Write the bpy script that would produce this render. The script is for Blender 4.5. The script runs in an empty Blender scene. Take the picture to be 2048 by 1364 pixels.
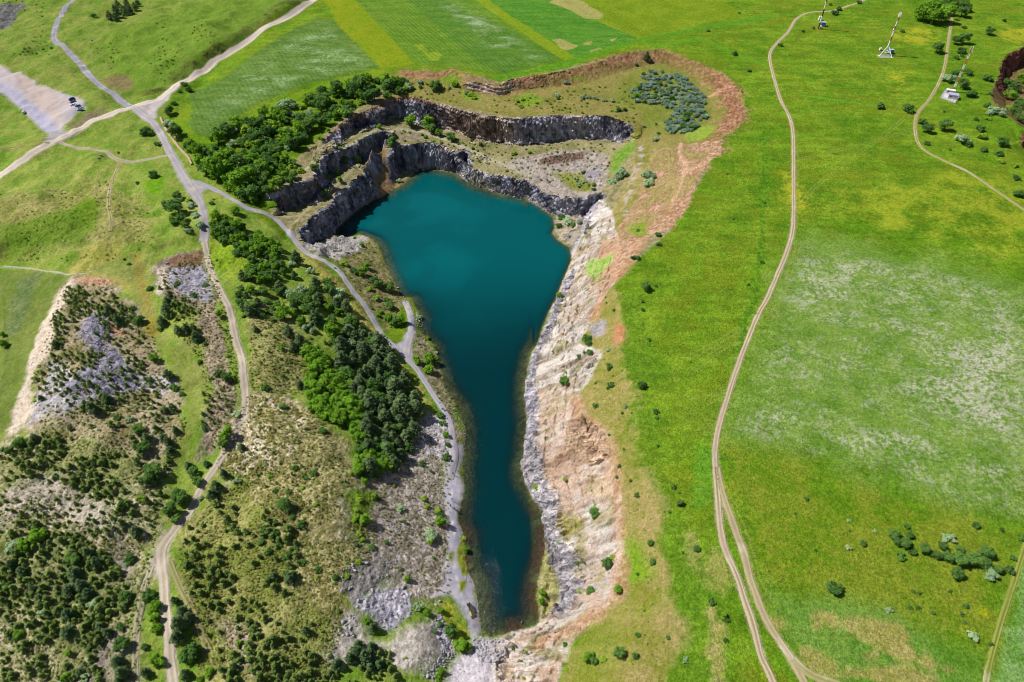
import bpy, bmesh, math, random
import numpy as np
from math import radians, sin, cos
rng = np.random.default_rng(7); random.seed(7)
scene = bpy.context.scene
COL = scene.collection
# ------------------------------------------------------------------ camera, sky, sun, exposure
CAM_H, PITCH, FPX = 190.0, radians(43.0), 1365.0
cam = bpy.data.objects.new("camera", bpy.data.cameras.new("camera")); COL.objects.link(cam)
cam.location = (0, 0, CAM_H); cam.rotation_euler = (radians(90) - PITCH, 0, 0)
cam.data.sensor_width = 36.0; cam.data.lens = 24.0; cam.data.clip_start = 1.0; cam.data.clip_end = 20000
scene.camera = cam
SUN_EL = radians(53.0); SUN_DIR = np.array([-0.975, 0.22]) # horizontal direction towards the sun
SUN_DIR = SUN_DIR / np.linalg.norm(SUN_DIR)
SUN_AZ = math.atan2(SUN_DIR[0], SUN_DIR[1])              # clockwise from +Y
world = bpy.data.worlds.new("World"); scene.world = world; world.use_nodes = True
wn = world.node_tree.nodes; bg = wn["Background"]
sky = wn.new("ShaderNodeTexSky"); sky.sky_type = 'NISHITA'; sky.sun_disc = False
sky.sun_elevation = SUN_EL; sky.sun_rotation = SUN_AZ % (2 * math.pi)
world.node_tree.links.new(sky.outputs[0], bg.inputs[0]); bg.inputs[1].default_value = 0.05
sl = bpy.data.lights.new("sun", 'SUN'); sl.energy = 5.0; sl.angle = radians(0.5); sl.color = (1.0, 0.955, 0.9)
sun = bpy.data.objects.new("sun", sl); COL.objects.link(sun)
sx, sy, sz = cos(SUN_EL) * SUN_DIR[0], cos(SUN_EL) * SUN_DIR[1], sin(SUN_EL)
from mathutils import Vector, Matrix
sun.rotation_euler = Vector((sx, sy, sz)).to_track_quat('Z', 'Y').to_euler()
sun.location = (-200, 100, 400)
scene.view_settings.view_transform = 'Standard'; scene.view_settings.look = 'None'
scene.view_settings.exposure = 0.2; scene.cycles.filter_width = 1.0; scene.view_settings.gamma = 1.0
scene.view_settings.use_curve_mapping = False
ALB = 0.66                                               # sunlit appearance -> base colour

def lin(c):
    c = np.asarray(c, float) / 255.0
    return np.where(c <= 0.04045, c / 12.92, ((c + 0.055) / 1.055) ** 2.4) * ALB

# ------------------------------------------------------------------ noise
def _hash(ix, iy, seed):
    h = (ix.astype(np.int64) * 374761393 + iy.astype(np.int64) * 668265263 + seed * 1446648777) & 0xffffffff
    h = ((h ^ (h >> 13)) * 1274126177) & 0xffffffff
    return ((h ^ (h >> 16)) & 0xffffff).astype(np.float32) / np.float32(0xffffff)
def noise(x, y, seed=0):
    ix, iy = np.floor(x), np.floor(y); fx, fy = (x - ix), (y - iy)
    fx = fx * fx * (3 - 2 * fx); fy = fy * fy * (3 - 2 * fy)
    ix = ix.astype(np.int64); iy = iy.astype(np.int64)
    a, b = _hash(ix, iy, seed), _hash(ix + 1, iy, seed); c, d = _hash(ix, iy + 1, seed), _hash(ix + 1, iy + 1, seed)
    return (a + (b - a) * fx) * (1 - fy) + (c + (d - c) * fx) * fy
def fbm(x, y, scale, octv=4, seed=0, gain=0.5):
    f, amp, tot = 0, 1.0, 0
    x = x / scale; y = y / scale
    for o in range(octv):
        f = f + amp * noise(x * 0.8 + y * 0.6 + o * 17.3, y * 0.8 - x * 0.6 - o * 9.1, seed + o * 31); tot += amp
        amp *= gain; x = x * 2.03; y = y * 2.03
    return f / tot
def sstep(a, b, t):
    t = np.clip((t - a) / (b - a), 0, 1); return t * t * (3 - 2 * t)

# ------------------------------------------------------------------ photo pixel <-> world rays
SP, CP = sin(PITCH), cos(PITCH)
def ray(px, py):
    u = (np.asarray(px, float) - 1024) / FPX; v = (np.asarray(py, float) - 682) / FPX
    return u, CP - v * SP, -(SP + v * CP)
def at_z(px, py, z):
    a, b, c = ray(px, py); t = (CAM_H - z) / -c
    return a * t, b * t
def project(x, y, z):
    d = y * CP + (CAM_H - z) * SP                        # depth along the axis
    return 1024 + FPX * x / d, 682 + FPX * ((CAM_H - z) * CP - y * SP) / d, d
def deepen(z): return z if z > -12 else -12 + (z + 12) * 1.2   # the pit below the first bench
WATER = deepen(-33.0)

# ------------------------------------------------------------------ height breaklines (photo px, height)
LAKE = [(823,354),(839,342),(873,340),(913,348),(930,361),(956,374),(997,387),(1024,392),(1051,399),(1074,412),(1092,425),(1106,434),(1108,456),(1103,466),(1118,483),(1138,496),(1143,513),(1134,540),(1121,573),(1109,600),(1094,630),(1084,657),(1074,687),(1061,707),(1054,740),(1049,774),(1049,807),(1054,840),(1049,877),(1049,912),(1043,928),(1049,965),(1064,998),(1084,1022),(1091,1058),(1091,1095),(1084,1122),(1077,1155),(1071,1192),(1077,1222),(1077,1246),(1051,1256),(1024,1262),(1007,1269),(980,1272),(963,1259),(957,1226),(957,1199),(947,1162),(936,1142),(930,1105),(929,1068),(918,1042),(918,1025),(925,1000),(930,975),(925,941),(930,908),(928,887),(930,850),(916,817),(893,777),(883,750),(875,717),(870,690),(850,670),(838,655),(842,633),(833,616),(822,596),(803,592),(796,580),(779,546),(769,523),(759,496),(746,479),(719,466),(692,473),(676,466),(682,454),(699,436),(719,421),(746,401),(766,394),(789,378),(806,371)]
B = []                                                    # (points, sharp)
def L(pts, z=None, sharp=True):
    B.append(([(p[0], p[1], deepen(p[2]) if len(p) > 2 else z) for p in pts], sharp))
L([p for p in LAKE] + [LAKE[0]], WATER)
# outer red scarp: rim and foot
L([(779,149,2),(806,140,2.5),(833,142,3),(873,142,3),(906,137,3.2),(923,144,3),(931,154,2.6),(956,154,2.6),(980,162,2.5),(997,167,2.3),(1024,157,2.5),(1074,149,3),(1124,142,3),(1158,132,3),(1198,124,3),(1224,112,3.3),(1258,102,3.5),(1291,100,3.3),(1325,97,3.2),(1351,104,3),(1375,115,2.6),(1402,125,2.2),(1438,137,1.8),(1458,155,1.4),(1482,170,1),(1488,194,.8),(1487,217,.5),(1494,231,.3),(1478,254,0),(1442,277,0),(1442,301,-.2),(1418,334,-.4),(1395,354,-.5),(1388,384,-.7),(1378,411,-.8),(1345,456,-1.2),(1291,476,-2.2),(1278,496,-2.3),(1238,553,-3),(1224,570,-3.2),(1238,600,-3.2),(1248,643,-3),(1246,690,-3),(1250,740,-3),(1268,790,-3),(1282,887,-3.2),(1300,960,-3.2),(1325,1000,-3.2),(1318,1090,-3.4),(1345,1180,-3.6)])
L([(779,158,.8),(806,162,.6),(835,162,.6),(873,164,.4),(906,168,-.5),(930,182,-2.6),(956,185,-4),(985,196,-4.2),(1008,194,-4),(1028,183,-3.6),(1074,176,-3.4),(1124,172,-3.4),(1180,164,-3.3),(1224,150,-3),(1260,138,-3),(1300,128,-3),(1340,130,-3.2),(1372,147,-3.5),(1400,165,-3.8),(1418,190,-4.2),(1425,220,-4.6),(1412,255,-5),(1385,285,-6),(1340,310,-7),(1318,350,-8.5),(1300,400,-10),(1280,440,-11)])
RIM = B[-2][0]
B.append(([(x - (3.5 if x > 1440 else 0), y + (5 if x < 1440 else 1), z - 2.8) for x, y, z in RIM if 960 < x < 1490 and y < 240], True))
# bench edge / upper cliff
L([(612,300,-5.0),(639,287,-4.6),(662,267,-4.8),(686,244,-5),(713,231,-5),(746,214,-5),(773,202,-5),(799,197,-5),(823,192,-5),(846,197,-5),(863,205,-5),(890,207,-5),(913,213,-5),(940,224,-5.2),(973,231,-5.4),(1007,234,-5.4),(1057,231,-5.4),(1091,226,-5.3),(1104,227,-5.3),(1138,227,-5.3),(1184,231,-5.6),(1218,231,-6),(1240,244,-6.6),(1262,252,-8),(1272,265,-10.5)])
L([(614,305,-5.6),(640,295,-7),(656,287,-8.5),(692,264,-10.5),(719,253,-11.5),(753,247,-14),(779,234,-13.5),(799,227,-13.2),(813,231,-14),(840,244,-17),(860,251,-18),(876,262,-19.3),(913,267,-19.3),(946,272,-19),(967,282,-19.6),(1007,289,-20.2),(1024,290,-20.2),(1057,289,-20.2),(1091,289,-20.2),(1111,281,-19.6),(1164,277,-18.6),(1211,279,-18.4),(1238,281,-17.6),(1262,276,-14)])
# wall A
L([(533,392,-11.2),(545,381,-9),(579,371,-8.5),(606,361,-8.8),(636,341,-9),(646,321,-9.5),(662,311,-10),(689,301,-11),(713,289,-12),(739,274,-13.5),(766,266,-15.5)])
L([(530,408,-12.4),(552,418,-16.2),(592,413,-19.4),(622,402,-20),(645,376,-18.4),(656,352,-17),(684,328,-17.2),(719,313,-18.6),(745,304,-20.6),(761,292,-21),(770,282,-19)])
# wall B
L([(596,456,-16.6),(622,431,-18.6),(652,404,-19.2),(669,384,-19),(692,364,-18.8),(706,351,-18.6),(723,346,-19),(736,356,-20.6),(744,369,-25)])
L([(602,486,-19.5),(628,479,-25.5),(657,462,-29),(681,449,-30),(700,432,-30.5),(722,408,-29.5),(738,386,-29),(747,373,-28)])
# lower cliffs C and D
L([(772,293,-19.5),(775,301,-19),(789,294,-19),(813,291,-19),(839,287,-19),(860,286,-19.2),(880,291,-20),(906,301,-21),(923,317,-23),(936,334,-25)])
L([(778,322,-26.5),(791,334,-30),(806,341,-32),(829,338,-32),(849,331,-31.5),(866,330,-31.5),(896,338,-32),(923,344,-32.5),(935,355,-32.5)])
L([(944,345,-26.5),(973,351,-25.5),(1000,356,-25.5),(1024,364,-25.5),(1051,371,-25.5),(1074,384,-26),(1091,394,-26),(1124,404,-26),(1158,406,-25),(1180,398,-23),(1206,386,-20)])
L([(1110,428,-32.6),(1124,428,-32),(1158,433,-31.5),(1172,430,-31),(1190,418,-27),(1207,398,-22)])
# benches and ramp
L([(640,310,-8.2),(690,285,-10.8),(740,262,-13),(770,256,-15),(800,258,-17),(850,275,-19),(900,280,-19.6),(960,296,-20.2),(1010,310,-20.6),(1040,330,-21.5),(1100,360,-22.5),(1150,385,-23)], sharp=False)
L([(1100,318,-20.5),(1150,322,-20),(1200,330,-19),(1210,360,-19.5)], sharp=False)
L([(780,290,-18.5),(770,320,-22.5),(765,345,-27),(770,370,-31)], sharp=False)
L([(745,312,-19.6),(740,335,-22.5),(752,365,-28)], sharp=False)
# quarry east slope
L([(1290,300,-9),(1285,350,-12),(1262,390,-14),(1235,430,-17),(1215,470,-19)], sharp=False)
L([(1180,440,-25),(1165,480,-27),(1160,510,-28),(1146,545,-28.5),(1122,590,-29),(1106,632,-29),(1090,680,-29.2),(1074,715,-29.2),(1066,760,-29),(1064,810,-29),(1066,860,-28.8),(1066,905,-27.5),(1076,930,-27),(1096,985,-27),(1112,1030,-28),(1122,1090,-28.5),(1132,1140,-28.5),(1144,1190,-27.5),(1122,1235,-28.5)])
L([(1240,480,-8.5),(1222,540,-9),(1204,590,-10),(1196,630,-11),(1176,660,-13),(1162,687,-14.5),(1185,710,-12),(1178,757,-13),(1156,800,-15),(1160,838,-14),(1190,843,-11.5),(1208,867,-9.5),(1222,915,-8.5),(1236,992,-8.5),(1240,1042,-8.6),(1242,1108,-9),(1238,1170,-9.5),(1221,1212,-11),(1191,1229,-13.5),(1158,1246,-17),(1141,1280,-18.5),(1121,1342,-18.5),(1114,1364,-18.5)])
L([(1168,850,-17.5),(1185,870,-15.5),(1195,910,-15.5),(1205,960,-14.5)], sharp=False)
L([(1060,1275,-29),(1030,1300,-29.5),(1000,1345,-28.5)], sharp=False)
L([(1345,1180,-3.6),(1300,1260,-6),(1240,1330,-8),(1220,1364,-9)], sharp=False)
L([(1440,1364,-3),(1430,1200,-2.6),(1400,1000,-2.2),(1380,800,-2),(1400,600,-1.5),(1480,400,-.6)], sharp=False)
# tracks west of the lake
R2 = [(394,364,-6.5),(418,374,-7.3),(451,391,-9),(485,411,-11),(512,421,-12.2),(545,434,-14),(569,456,-16),(599,493,-18.5),(626,513,-20.5),(656,526,-22.5),(679,543,-24),(699,573,-25.5),(726,606,-27),(749,643,-28.2),(769,677,-29),(789,693,-29.4),(813,717,-29.7),(833,737,-30),(850,763,-30.2),(870,794,-30.3),(886,817,-30.4),(900,847,-30.6),(906,880,-30.8),(911,912,-31),(901,958,-31),(906,1002,-31.2),(903,1042,-31.4),(912,1082,-31.5),(906,1122,-31.5),(913,1155,-31.5),(923,1189,-31.5),(935,1222,-31.5),(946,1256,-31.5)]
L(R2, sharp=False)
L([(512,421,-12.2),(559,433,-15.2),(602,428,-18.6),(639,398,-19.2),(660,378,-18.8),(709,336,-18.4)], sharp=False)
SPUR = [(813,712,-29.7),(816,687,-29.8),(823,657,-30),(821,630,-31),(811,604,-32.4)]
L(SPUR, sharp=False)
R1 = [(267,214,-1),(301,241,-2),(321,267,-3),(341,307,-4.6),(361,341,-5.6),(376,366,-6.2),(398,401,-6.8),(409,440,-7),(409,483,-7.2),(416,523,-7.6),(434,570,-8),(458,616,-8.4),(471,677,-8.8),(485,723,-9.2),(490,777,-9.6),(490,824,-10),(478,860,-10.2),(444,915,-10.6),(421,948,-11),(398,985,-11.3),(378,1028,-11.6),(351,1058,-12),(328,1090,-12.2),(323,1122,-12.4),(328,1159,-12.6),(329,1195,-12.8),(333,1232,-13),(338,1276,-13.2),(341,1319,-13.4),(348,1375,-13.6)]
L(R1, sharp=False)
R4 = [(645,-8,4.5),(629,0,4.2),(572,37,2.8),(512,70,1.6),(434,120,.4),(368,164,-.3),(334,187,-.6),(301,204,-.8),(261,214,-1),(217,231,-1.5),(167,254,-2.2),(120,277,-2.8),(74,301,-3.2),(33,328,-3.8),(-10,358,-4.2)]
L(R4, sharp=False)
L([(606,-8,10.5),(556,22,10.5),(496,54,9.6),(436,88,8),(366,134,5),(306,172,1.6)], sharp=False)
L([(480,20,10.5),(400,60,9),(330,90,6.6),(250,130,3)], sharp=False)
# spoil heaps on the left
L([(15,560,-9),(10,700,-10),(5,880,-11)], sharp=False)
L([(118,570,-8.5),(98,625,-9.2),(70,700,-9.8),(45,770,-10.2),(25,850,-10.6)], sharp=False)
L([(140,572,-5.6),(118,625,-5.4),(105,690,-5.4),(72,770,-6),(70,830,-7)], sharp=False)
L([(200,600,-4),(190,680,-3.4),(180,760,-3.6),(170,830,-5)], sharp=False)
L([(230,560,-7),(290,640,-8),(320,720,-8.4),(380,800,-9),(395,870,-9.6),(350,950,-10.6),(325,1030,-11.4)], sharp=False)
L([(60,960,-7.5),(150,920,-6.5),(240,960,-7.5)], sharp=False)
L([(40,1120,-9.5),(150,1120,-10),(250,1180,-12),(120,1340,-13)], sharp=False)
L([(340,520,-5.5),(350,600,-6),(390,640,-6.5),(430,760,-8),(430,860,-9)], sharp=False)
L([(470,500,-9),(540,560,-12),(600,640,-14.5),(640,720,-16),(700,800,-18.5),(740,870,-20.5),(780,930,-23)], sharp=False)
L([(620,560,-18.5),(690,640,-22.5),(760,730,-26),(830,800,-28.6),(850,860,-29)], sharp=False)
L([(530,700,-9),(530,800,-6),(560,860,-6),(580,930,-7),(560,1030,-8.5)], sharp=False)
L([(640,860,-10.5),(690,960,-14),(700,1050,-15)], sharp=False)
L([(790,950,-23),(830,1050,-25.5),(840,1120,-26.5)], sharp=False)
L([(430,1080,-9.5),(480,1200,-9),(540,1300,-10),(520,1364,-11)], sharp=False)
L([(620,1180,-12),(690,1150,-15.5),(700,1250,-17),(640,1330,-14)], sharp=False)
L([(760,1190,-20.5),(800,1220,-22),(770,1260,-22.5)], sharp=False)
L([(840,1260,-20),(860,1300,-20),(800,1330,-20.5)], sharp=False)
L([(880,1250,-28),(900,1320,-27.5),(870,1364,-25)], sharp=False)
# scattered ground levels
for a in [(1600,300,0),(1600,700,-.6),(1500,1100,-2),(1950,400,.6),(1950,800,0),(1950,1200,-.8),(1700,1000,-1),(1700,1300,-1.6),(1100,20,5),(1400,40,4),(1700,10,3.5),(1960,20,3),(900,60,4.5),(720,60,4.6),(760,115,3.4),(600,150,2.4),(420,210,.8),(380,250,.2),(30,30,2.5),(190,30,4),(140,150,-1),(60,180,-2.2),(130,230,-2.4),(40,400,-5),(180,400,-5),(250,420,-5.5),(230,280,-3.4),(300,340,-4.6),(150,480,-6.5),(60,500,-7.5),(200,520,-7.2),(-100,300,-4),(-150,700,-10),(-150,1200,-12),(2200,600,0),(2200,1200,-.5),(2200,100,2),(500,150,2),(1500,1500,-3),(600,1480,-12),(100,1480,-14),(1000,1480,-26)]:
    L([a, (a[0] + 6, a[1], a[2]), (a[0] + 6, a[1] + 6, a[2]), (a[0], a[1] + 6, a[2])], sharp=False)
# crater at the right edge
L([(2060,90,2),(2048,94,2),(2017,107,1.8),(1999,130,1.6),(1997,150,1.4),(1989,167,1.2),(1982,187,1),(1986,204,1),(2014,229,.6),(2040,252,.2),(2060,262,0)])
L([(2060,124,-11),(2040,130,-11),(2024,144,-11),(2014,164,-11),(2010,186,-10),(2008,204,-9),(2018,222,-9),(2034,236,-10),(2060,250,-11)])
L([(2062,276,1),(2045,281,1),(2027,288,.8),(2010,302,.4),(2016,314,-.5),(2030,324,-.8),(2062,334,-.5)])
L([(2062,303,-12),(2046,306,-12),(2034,312,-10),(2042,320,-10),(2062,326,-12)])
L([(-8,555,-9),(3,570,-9),(6,650,-9.4),(11,690,-9.6),(6,740,-10),(0,790,-10.4)], sharp=True)
L([(-20,572,-14),(-8,650,-14),(-4,700,-14),(-12,780,-14)], sharp=True)

# ------------------------------------------------------------------ solve the height field (membrane through the breaklines)
GX0, GX1, GY0, GY1 = -540.0, 540.0, 30.0, 702.0
def samples():
    out = []
    for pts, sharp in B:
        w = []
        for px, py, z in pts:
            x, y = at_z(px, py, z); w.append((x, y, z))
        for (x0, y0, z0), (x1, y1, z1) in zip(w[:-1], w[1:]):
            n = max(2, int(math.hypot(x1 - x0, y1 - y0) / 0.35))
            t = np.linspace(0, 1, n)
            out.append(np.stack([x0 + (x1 - x0) * t, y0 + (y1 - y0) * t, z0 + (z1 - z0) * t, np.full(n, float(sharp))], 1))
    return np.concatenate(out)
S = samples()
def solve():
    H = None
    for step, it in ((16, 500), (8, 250), (4, 200), (2, 150), (1, 120)):
        nx, ny = int((GX1 - GX0) / step) + 1, int((GY1 - GY0) / step) + 1
        ix = np.round((S[:, 0] - GX0) / step).astype(int); iy = np.round((S[:, 1] - GY0) / step).astype(int)
        ok = (ix >= 0) & (ix < nx) & (iy >= 0) & (iy < ny)
        s = np.zeros((ny, nx)); c = np.zeros((ny, nx))
        np.add.at(s, (iy[ok], ix[ok]), S[ok, 2]); np.add.at(c, (iy[ok], ix[ok]), 1)
        m = c > 0; val = np.where(m, s / np.maximum(c, 1), 0)
        if H is None: H = np.full((ny, nx), -4.0)
        else:
            yy = np.linspace(0, H.shape[0] - 1, ny); xx = np.linspace(0, H.shape[1] - 1, nx)
            y0 = np.minimum(yy.astype(int), H.shape[0] - 2); x0 = np.minimum(xx.astype(int), H.shape[1] - 2)
            fy = (yy - y0)[:, None]; fx = (xx - x0)[None, :]
            H = (H[y0][:, x0] * (1 - fx) + H[y0][:, x0 + 1] * fx) * (1 - fy) + (H[y0 + 1][:, x0] * (1 - fx) + H[y0 + 1][:, x0 + 1] * fx) * fy
        H[m] = val[m]
        for _ in range(it):
            P = np.pad(H, 1, mode='edge')
            H = 0.25 * (P[:-2, 1:-1] + P[2:, 1:-1] + P[1:-1, :-2] + P[1:-1, 2:]); H[m] = val[m]
    return H
HG = solve()
def blur(a, r):
    for ax in (0, 1):
        p = np.pad(a, [(r + 1, r) if k == ax else (0, 0) for k in (0, 1)], mode='edge').cumsum(ax)
        a = (np.take(p, range(2 * r + 1, p.shape[ax]), ax) - np.take(p, range(0, p.shape[ax] - 2 * r - 1), ax)) / (2 * r + 1)
    return a
near = np.zeros_like(HG)
shp = S[S[:, 3] > 0.5]
ix = np.clip(np.round(shp[:, 0] - GX0).astype(int), 0, HG.shape[1] - 1); iy = np.clip(np.round(shp[:, 1] - GY0).astype(int), 0, HG.shape[0] - 1)
near[iy, ix] = 1
nw = np.clip(blur(blur(near, 4), 3) * 14, 0, 1)
HS = blur(blur(blur(HG, 3), 3), 2)
HG = HG * nw + HS * (1 - nw)
_j, _i = np.mgrid[0:HG.shape[0], 0:HG.shape[1]]; _x, _y = _i + GX0, _j + GY0
rm = sstep(-45, -75, _x) * (1 - np.clip(blur(np.clip(nw * 1.0, 0, 1), 6) * 1.5, 0, 1))
rm = np.where((_y > 330) & (_x > -210), 0, rm)            # rolling ground west of the quarry
rmb = blur(blur(rm, 6), 6)
HG = HG + rmb * ((fbm(_x, _y, 34, 3, 401) - .5) * 9 + (fbm(_x, _y, 12, 3, 402) - .5) * 4.0)
def gsample(G, x, y):
    fx = np.clip((np.asarray(x, float) - GX0), 0, HG.shape[1] - 1.001); fy = np.clip((np.asarray(y, float) - GY0), 0, HG.shape[0] - 1.001)
    ix, iy = fx.astype(int), fy.astype(int); fx = fx - ix; fy = fy - iy
    return (G[iy, ix] * (1 - fx) + G[iy, ix + 1] * fx) * (1 - fy) + (G[iy + 1, ix] * (1 - fx) + G[iy + 1, ix + 1] * fx) * fy
# lake bed
LW = np.array([at_z(px, py, WATER) for px, py in LAKE])
def sdf(poly, x, y):                                     # positive inside
    poly = np.asarray(poly); d = np.full(x.shape, 1e9); ins = np.zeros(x.shape, bool)
    for (x0, y0), (x1, y1) in zip(poly, np.roll(poly, -1, 0)):
        ex, ey = x1 - x0, y1 - y0; L2 = ex * ex + ey * ey + 1e-9
        t = np.clip(((x - x0) * ex + (y - y0) * ey) / L2, 0, 1)
        d = np.minimum(d, (x - x0 - t * ex) ** 2 + (y - y0 - t * ey) ** 2)
        c = ((y0 > y) != (y1 > y)); ins ^= c & (x < ex * (y - y0) / (ey if abs(ey) > 1e-9 else 1e-9) + x0)
    return np.where(ins, 1, -1) * np.sqrt(d)
jj, ii = np.mgrid[0:HG.shape[0], 0:HG.shape[1]]
gx, gy = ii + GX0, jj + GY0
bb = (gx > LW[:, 0].min() - 6) & (gx < LW[:, 0].max() + 6) & (gy > LW[:, 1].min() - 6) & (gy < LW[:, 1].max() + 6)
ld = np.full(HG.shape, -9.0); ld[bb] = sdf(LW, gx[bb], gy[bb])
shelf = np.clip(0.10 + 0.5 * fbm(gx, gy, 22, 3, 5), 0.1, 1.0)
shelf = np.where(gy > 280, shelf * 0.75 + 0.05, shelf)
shelf = np.where((gy > 210) & (gx > 10), 1.3, shelf)
shelf = np.where((gy < 190) & (gx > 6), .05 + .26 * fbm(gx, gy, 14, 3, 6), np.where(gy < 150, shelf * .8, shelf))
bed = WATER - np.clip(ld * shelf * 0.8 + np.clip(ld - 5, 0, 99) * 0.7, 0, 12) - 0.12
HG = np.where(ld > 0.3, bed, HG)
def hits0(pts): return np.array([at_z(px, py, -14) for px, py in pts])
# quarrying leaves upright faces: steepen the ramps between each rim and foot
def extf(a, r, f):
    for ax in (0, 1):
        o = a
        for k in range(1, r + 1): o = f(o, f(np.roll(a, k, ax), np.roll(a, -k, ax)))
        a = o
    return a
QP = hits0([(520,440),(515,370),(600,285),(700,205),(790,172),(900,190),(1000,215),(1290,215),(1290,300),(1225,395),(1170,440),(1120,440),(1050,405),(940,370),(860,350),(790,395),(720,440),(640,500)])
bbq = (gx > QP[:, 0].min()) & (gx < QP[:, 0].max()) & (gy > QP[:, 1].min()) & (gy < QP[:, 1].max())
qm = np.zeros(HG.shape); qm[bbq] = sstep(-2, 4, sdf(QP, gx[bbq], gy[bbq]))
HL = np.maximum(HG, WATER); lo, hi = blur(extf(HL, 5, np.minimum), 1), blur(extf(HL, 5, np.maximum), 1)
tt = np.clip((HL - lo) / np.maximum(hi - lo, .1), 0, 1); ts = sstep(.30, .64, tt + .16 * (fbm(gx, gy, 6, 2, 61) - .5))
RQ = hits0([(764,272),(748,300),(730,316),(722,335),(738,352),(750,372),(748,392),(770,398),(806,374),(812,360),(792,338),(778,316),(773,288)])
qm = qm * sstep(3.5, 6.5, hi - lo) * (HG > WATER); qm[bbq] *= 1 - sstep(-3, 2, sdf(RQ, gx[bbq], gy[bbq]))
HG = HG * (1 - qm) + (lo + (hi - lo) * ts) * qm
GYD, GXD = np.gradient(HG)
SLOPE = np.sqrt(GYD ** 2 + GXD ** 2)
def ground(x, y): return gsample(HG, x, y)
def hit(px, py, lift=0.0):                               # photo pixel -> point on the ground (lifted)
    px = np.atleast_1d(np.asarray(px, float)); py = np.atleast_1d(np.asarray(py, float))
    a, b, c = ray(px, py); lift = np.broadcast_to(lift, px.shape)
    t = (CAM_H - 12.0) / -c; done = np.zeros(px.shape, bool); tp = t.copy()
    for k in range(260):
        z = CAM_H + c * t; below = z < ground(a * t, b * t) + lift
        done |= below; tp = np.where(done, tp, t); t = np.where(done, t, t + 0.9)
        if done.all(): break
    lo, hi = tp, t
    for k in range(14):
        m = (lo + hi) / 2; bl = CAM_H + c * m < ground(a * m, b * m) + lift
        hi = np.where(bl, m, hi); lo = np.where(bl, lo, m)
    return a * hi, b * hi
def hits(pts):
    x, y = hit([p[0] for p in pts], [p[1] for p in pts]); return np.stack([x, y], 1)
ORIG = {1:(0,0),2:(512,0),3:(1024,0),4:(1536,0),5:(0,456),6:(512,456),7:(1024,456),8:(1536,456),9:(0,908),10:(512,908),11:(1024,908),12:(1536,908)}
def T(n, pts): return [(ORIG[n][0] + p[0] / 2.992, ORIG[n][1] + p[1] / 2.992) + tuple(p[2:]) for p in pts]

# ------------------------------------------------------------------ terrain grid
rows = [66.0]
while rows[-1] < 668: rows.append(rows[-1] + 0.21 + max(0, rows[-1] - 70) * 0.0014)
rows = np.array(rows)
ext = np.array([2, 5, 10, 18, 30, 50, 90, 160, 300, 600, 1200, 2500, 5000])
Yv = np.concatenate([rows[0] - np.array([400, 250, 150, 90, 50, 28, 14, 6, 2.0]), rows, rows[-1] + ext])
NS = 1560
sv = np.linspace(-1, 1, NS)
sv = np.concatenate([-1 - ext[::-1] / 150.0, sv, 1 + ext / 150.0])
half = 112 + 0.575 * np.clip(Yv, 20, 700)
X = (half[:, None] * sv[None, :]); Y = np.broadcast_to(Yv[:, None], X.shape).copy()
NR, NC = X.shape
X = X.ravel(); Y = Y.ravel(); N = X.size
Z = ground(X, Y); SL = gsample(SLOPE, X, Y); SLW = gsample(blur(extf(SLOPE, 2, np.maximum), 1), X, Y)
GXB, GYB = blur(GXD, 3), blur(GYD, 3); nxv, nyv = -gsample(GXB, X, Y), -gsample(GYB, X, Y)
col = np.zeros((N, 3), np.float32); amp = np.full(N, 0.05, np.float32); rock = np.zeros(N, np.float32); tuft = np.full(N, 1.0, np.float32)
fine = fbm(X, Y, 1.6, 3, 3)                              # shared fine mottling
mid = fbm(X, Y, 9, 4, 11); big = fbm(X, Y, 45, 4, 23); streak = fbm(X * 0.25 + Y * 0.1, Y, 3.2, 3, 41)
def mixc(c1, c2, t): return lin(c1)[None] * (1 - t[:, None]) + lin(c2)[None] * t[:, None]
def con(n, k, m=0.5): return np.clip((n - m) * k + 0.5, 0, 1)
def apply(idx, w, c, a=None, r=None, tf=None):
    w = w.astype(np.float32); col[idx] = col[idx] * (1 - w[:, None]) + c * w[:, None]
    if a is not None: amp[idx] = amp[idx] * (1 - w) + a * w
    if r is not None: rock[idx] = rock[idx] * (1 - w) + r * w
    if tf is not None: tuft[idx] = tuft[idx] * (1 - w) + tf * w
def zone(pts, c1, c2=None, k=3.0, soft=3.0, n='mid', wob=4.0, op=1.0, a=None, r=None, tf=None, patchy=0.0, pn='mid', m=0.5):
    P = hits(pts); pad = soft + wob
    idx = np.nonzero((X > P[:, 0].min() - pad) & (X < P[:, 0].max() + pad) & (Y > P[:, 1].min() - pad) & (Y < P[:, 1].max() + pad))[0]
    if not len(idx): return
    nz = {'mid': mid, 'fine': fine, 'big': big, 'streak': streak}
    d = sdf(P, X[idx], Y[idx]) + (mid[idx] - 0.5) * wob * 2 + (fine[idx] - .5) * wob * .5
    w = sstep(-soft, soft, d) * op
    if patchy: w = w * sstep(0.5 - .25 * patchy, 0.5 + .18 * patchy, nz[pn][idx] + (fine[idx] - .5) * .5)
    t = con(nz[n][idx] * 0.6 + fine[idx] * 0.4, k, m)
    apply(idx, w, mixc(c1, c2 or c1, t), a, r, tf)
def ell(tile, cx, cy, rx, ry, rot=0, n=18):
    o = []
    for k in range(n):
        q = 2 * math.pi * k / n; x, y = rx * cos(q), ry * sin(q); r = radians(rot)
        o.append((cx + x * cos(r) - y * sin(r), cy + x * sin(r) + y * cos(r)))
    return T(tile, o)
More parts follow.
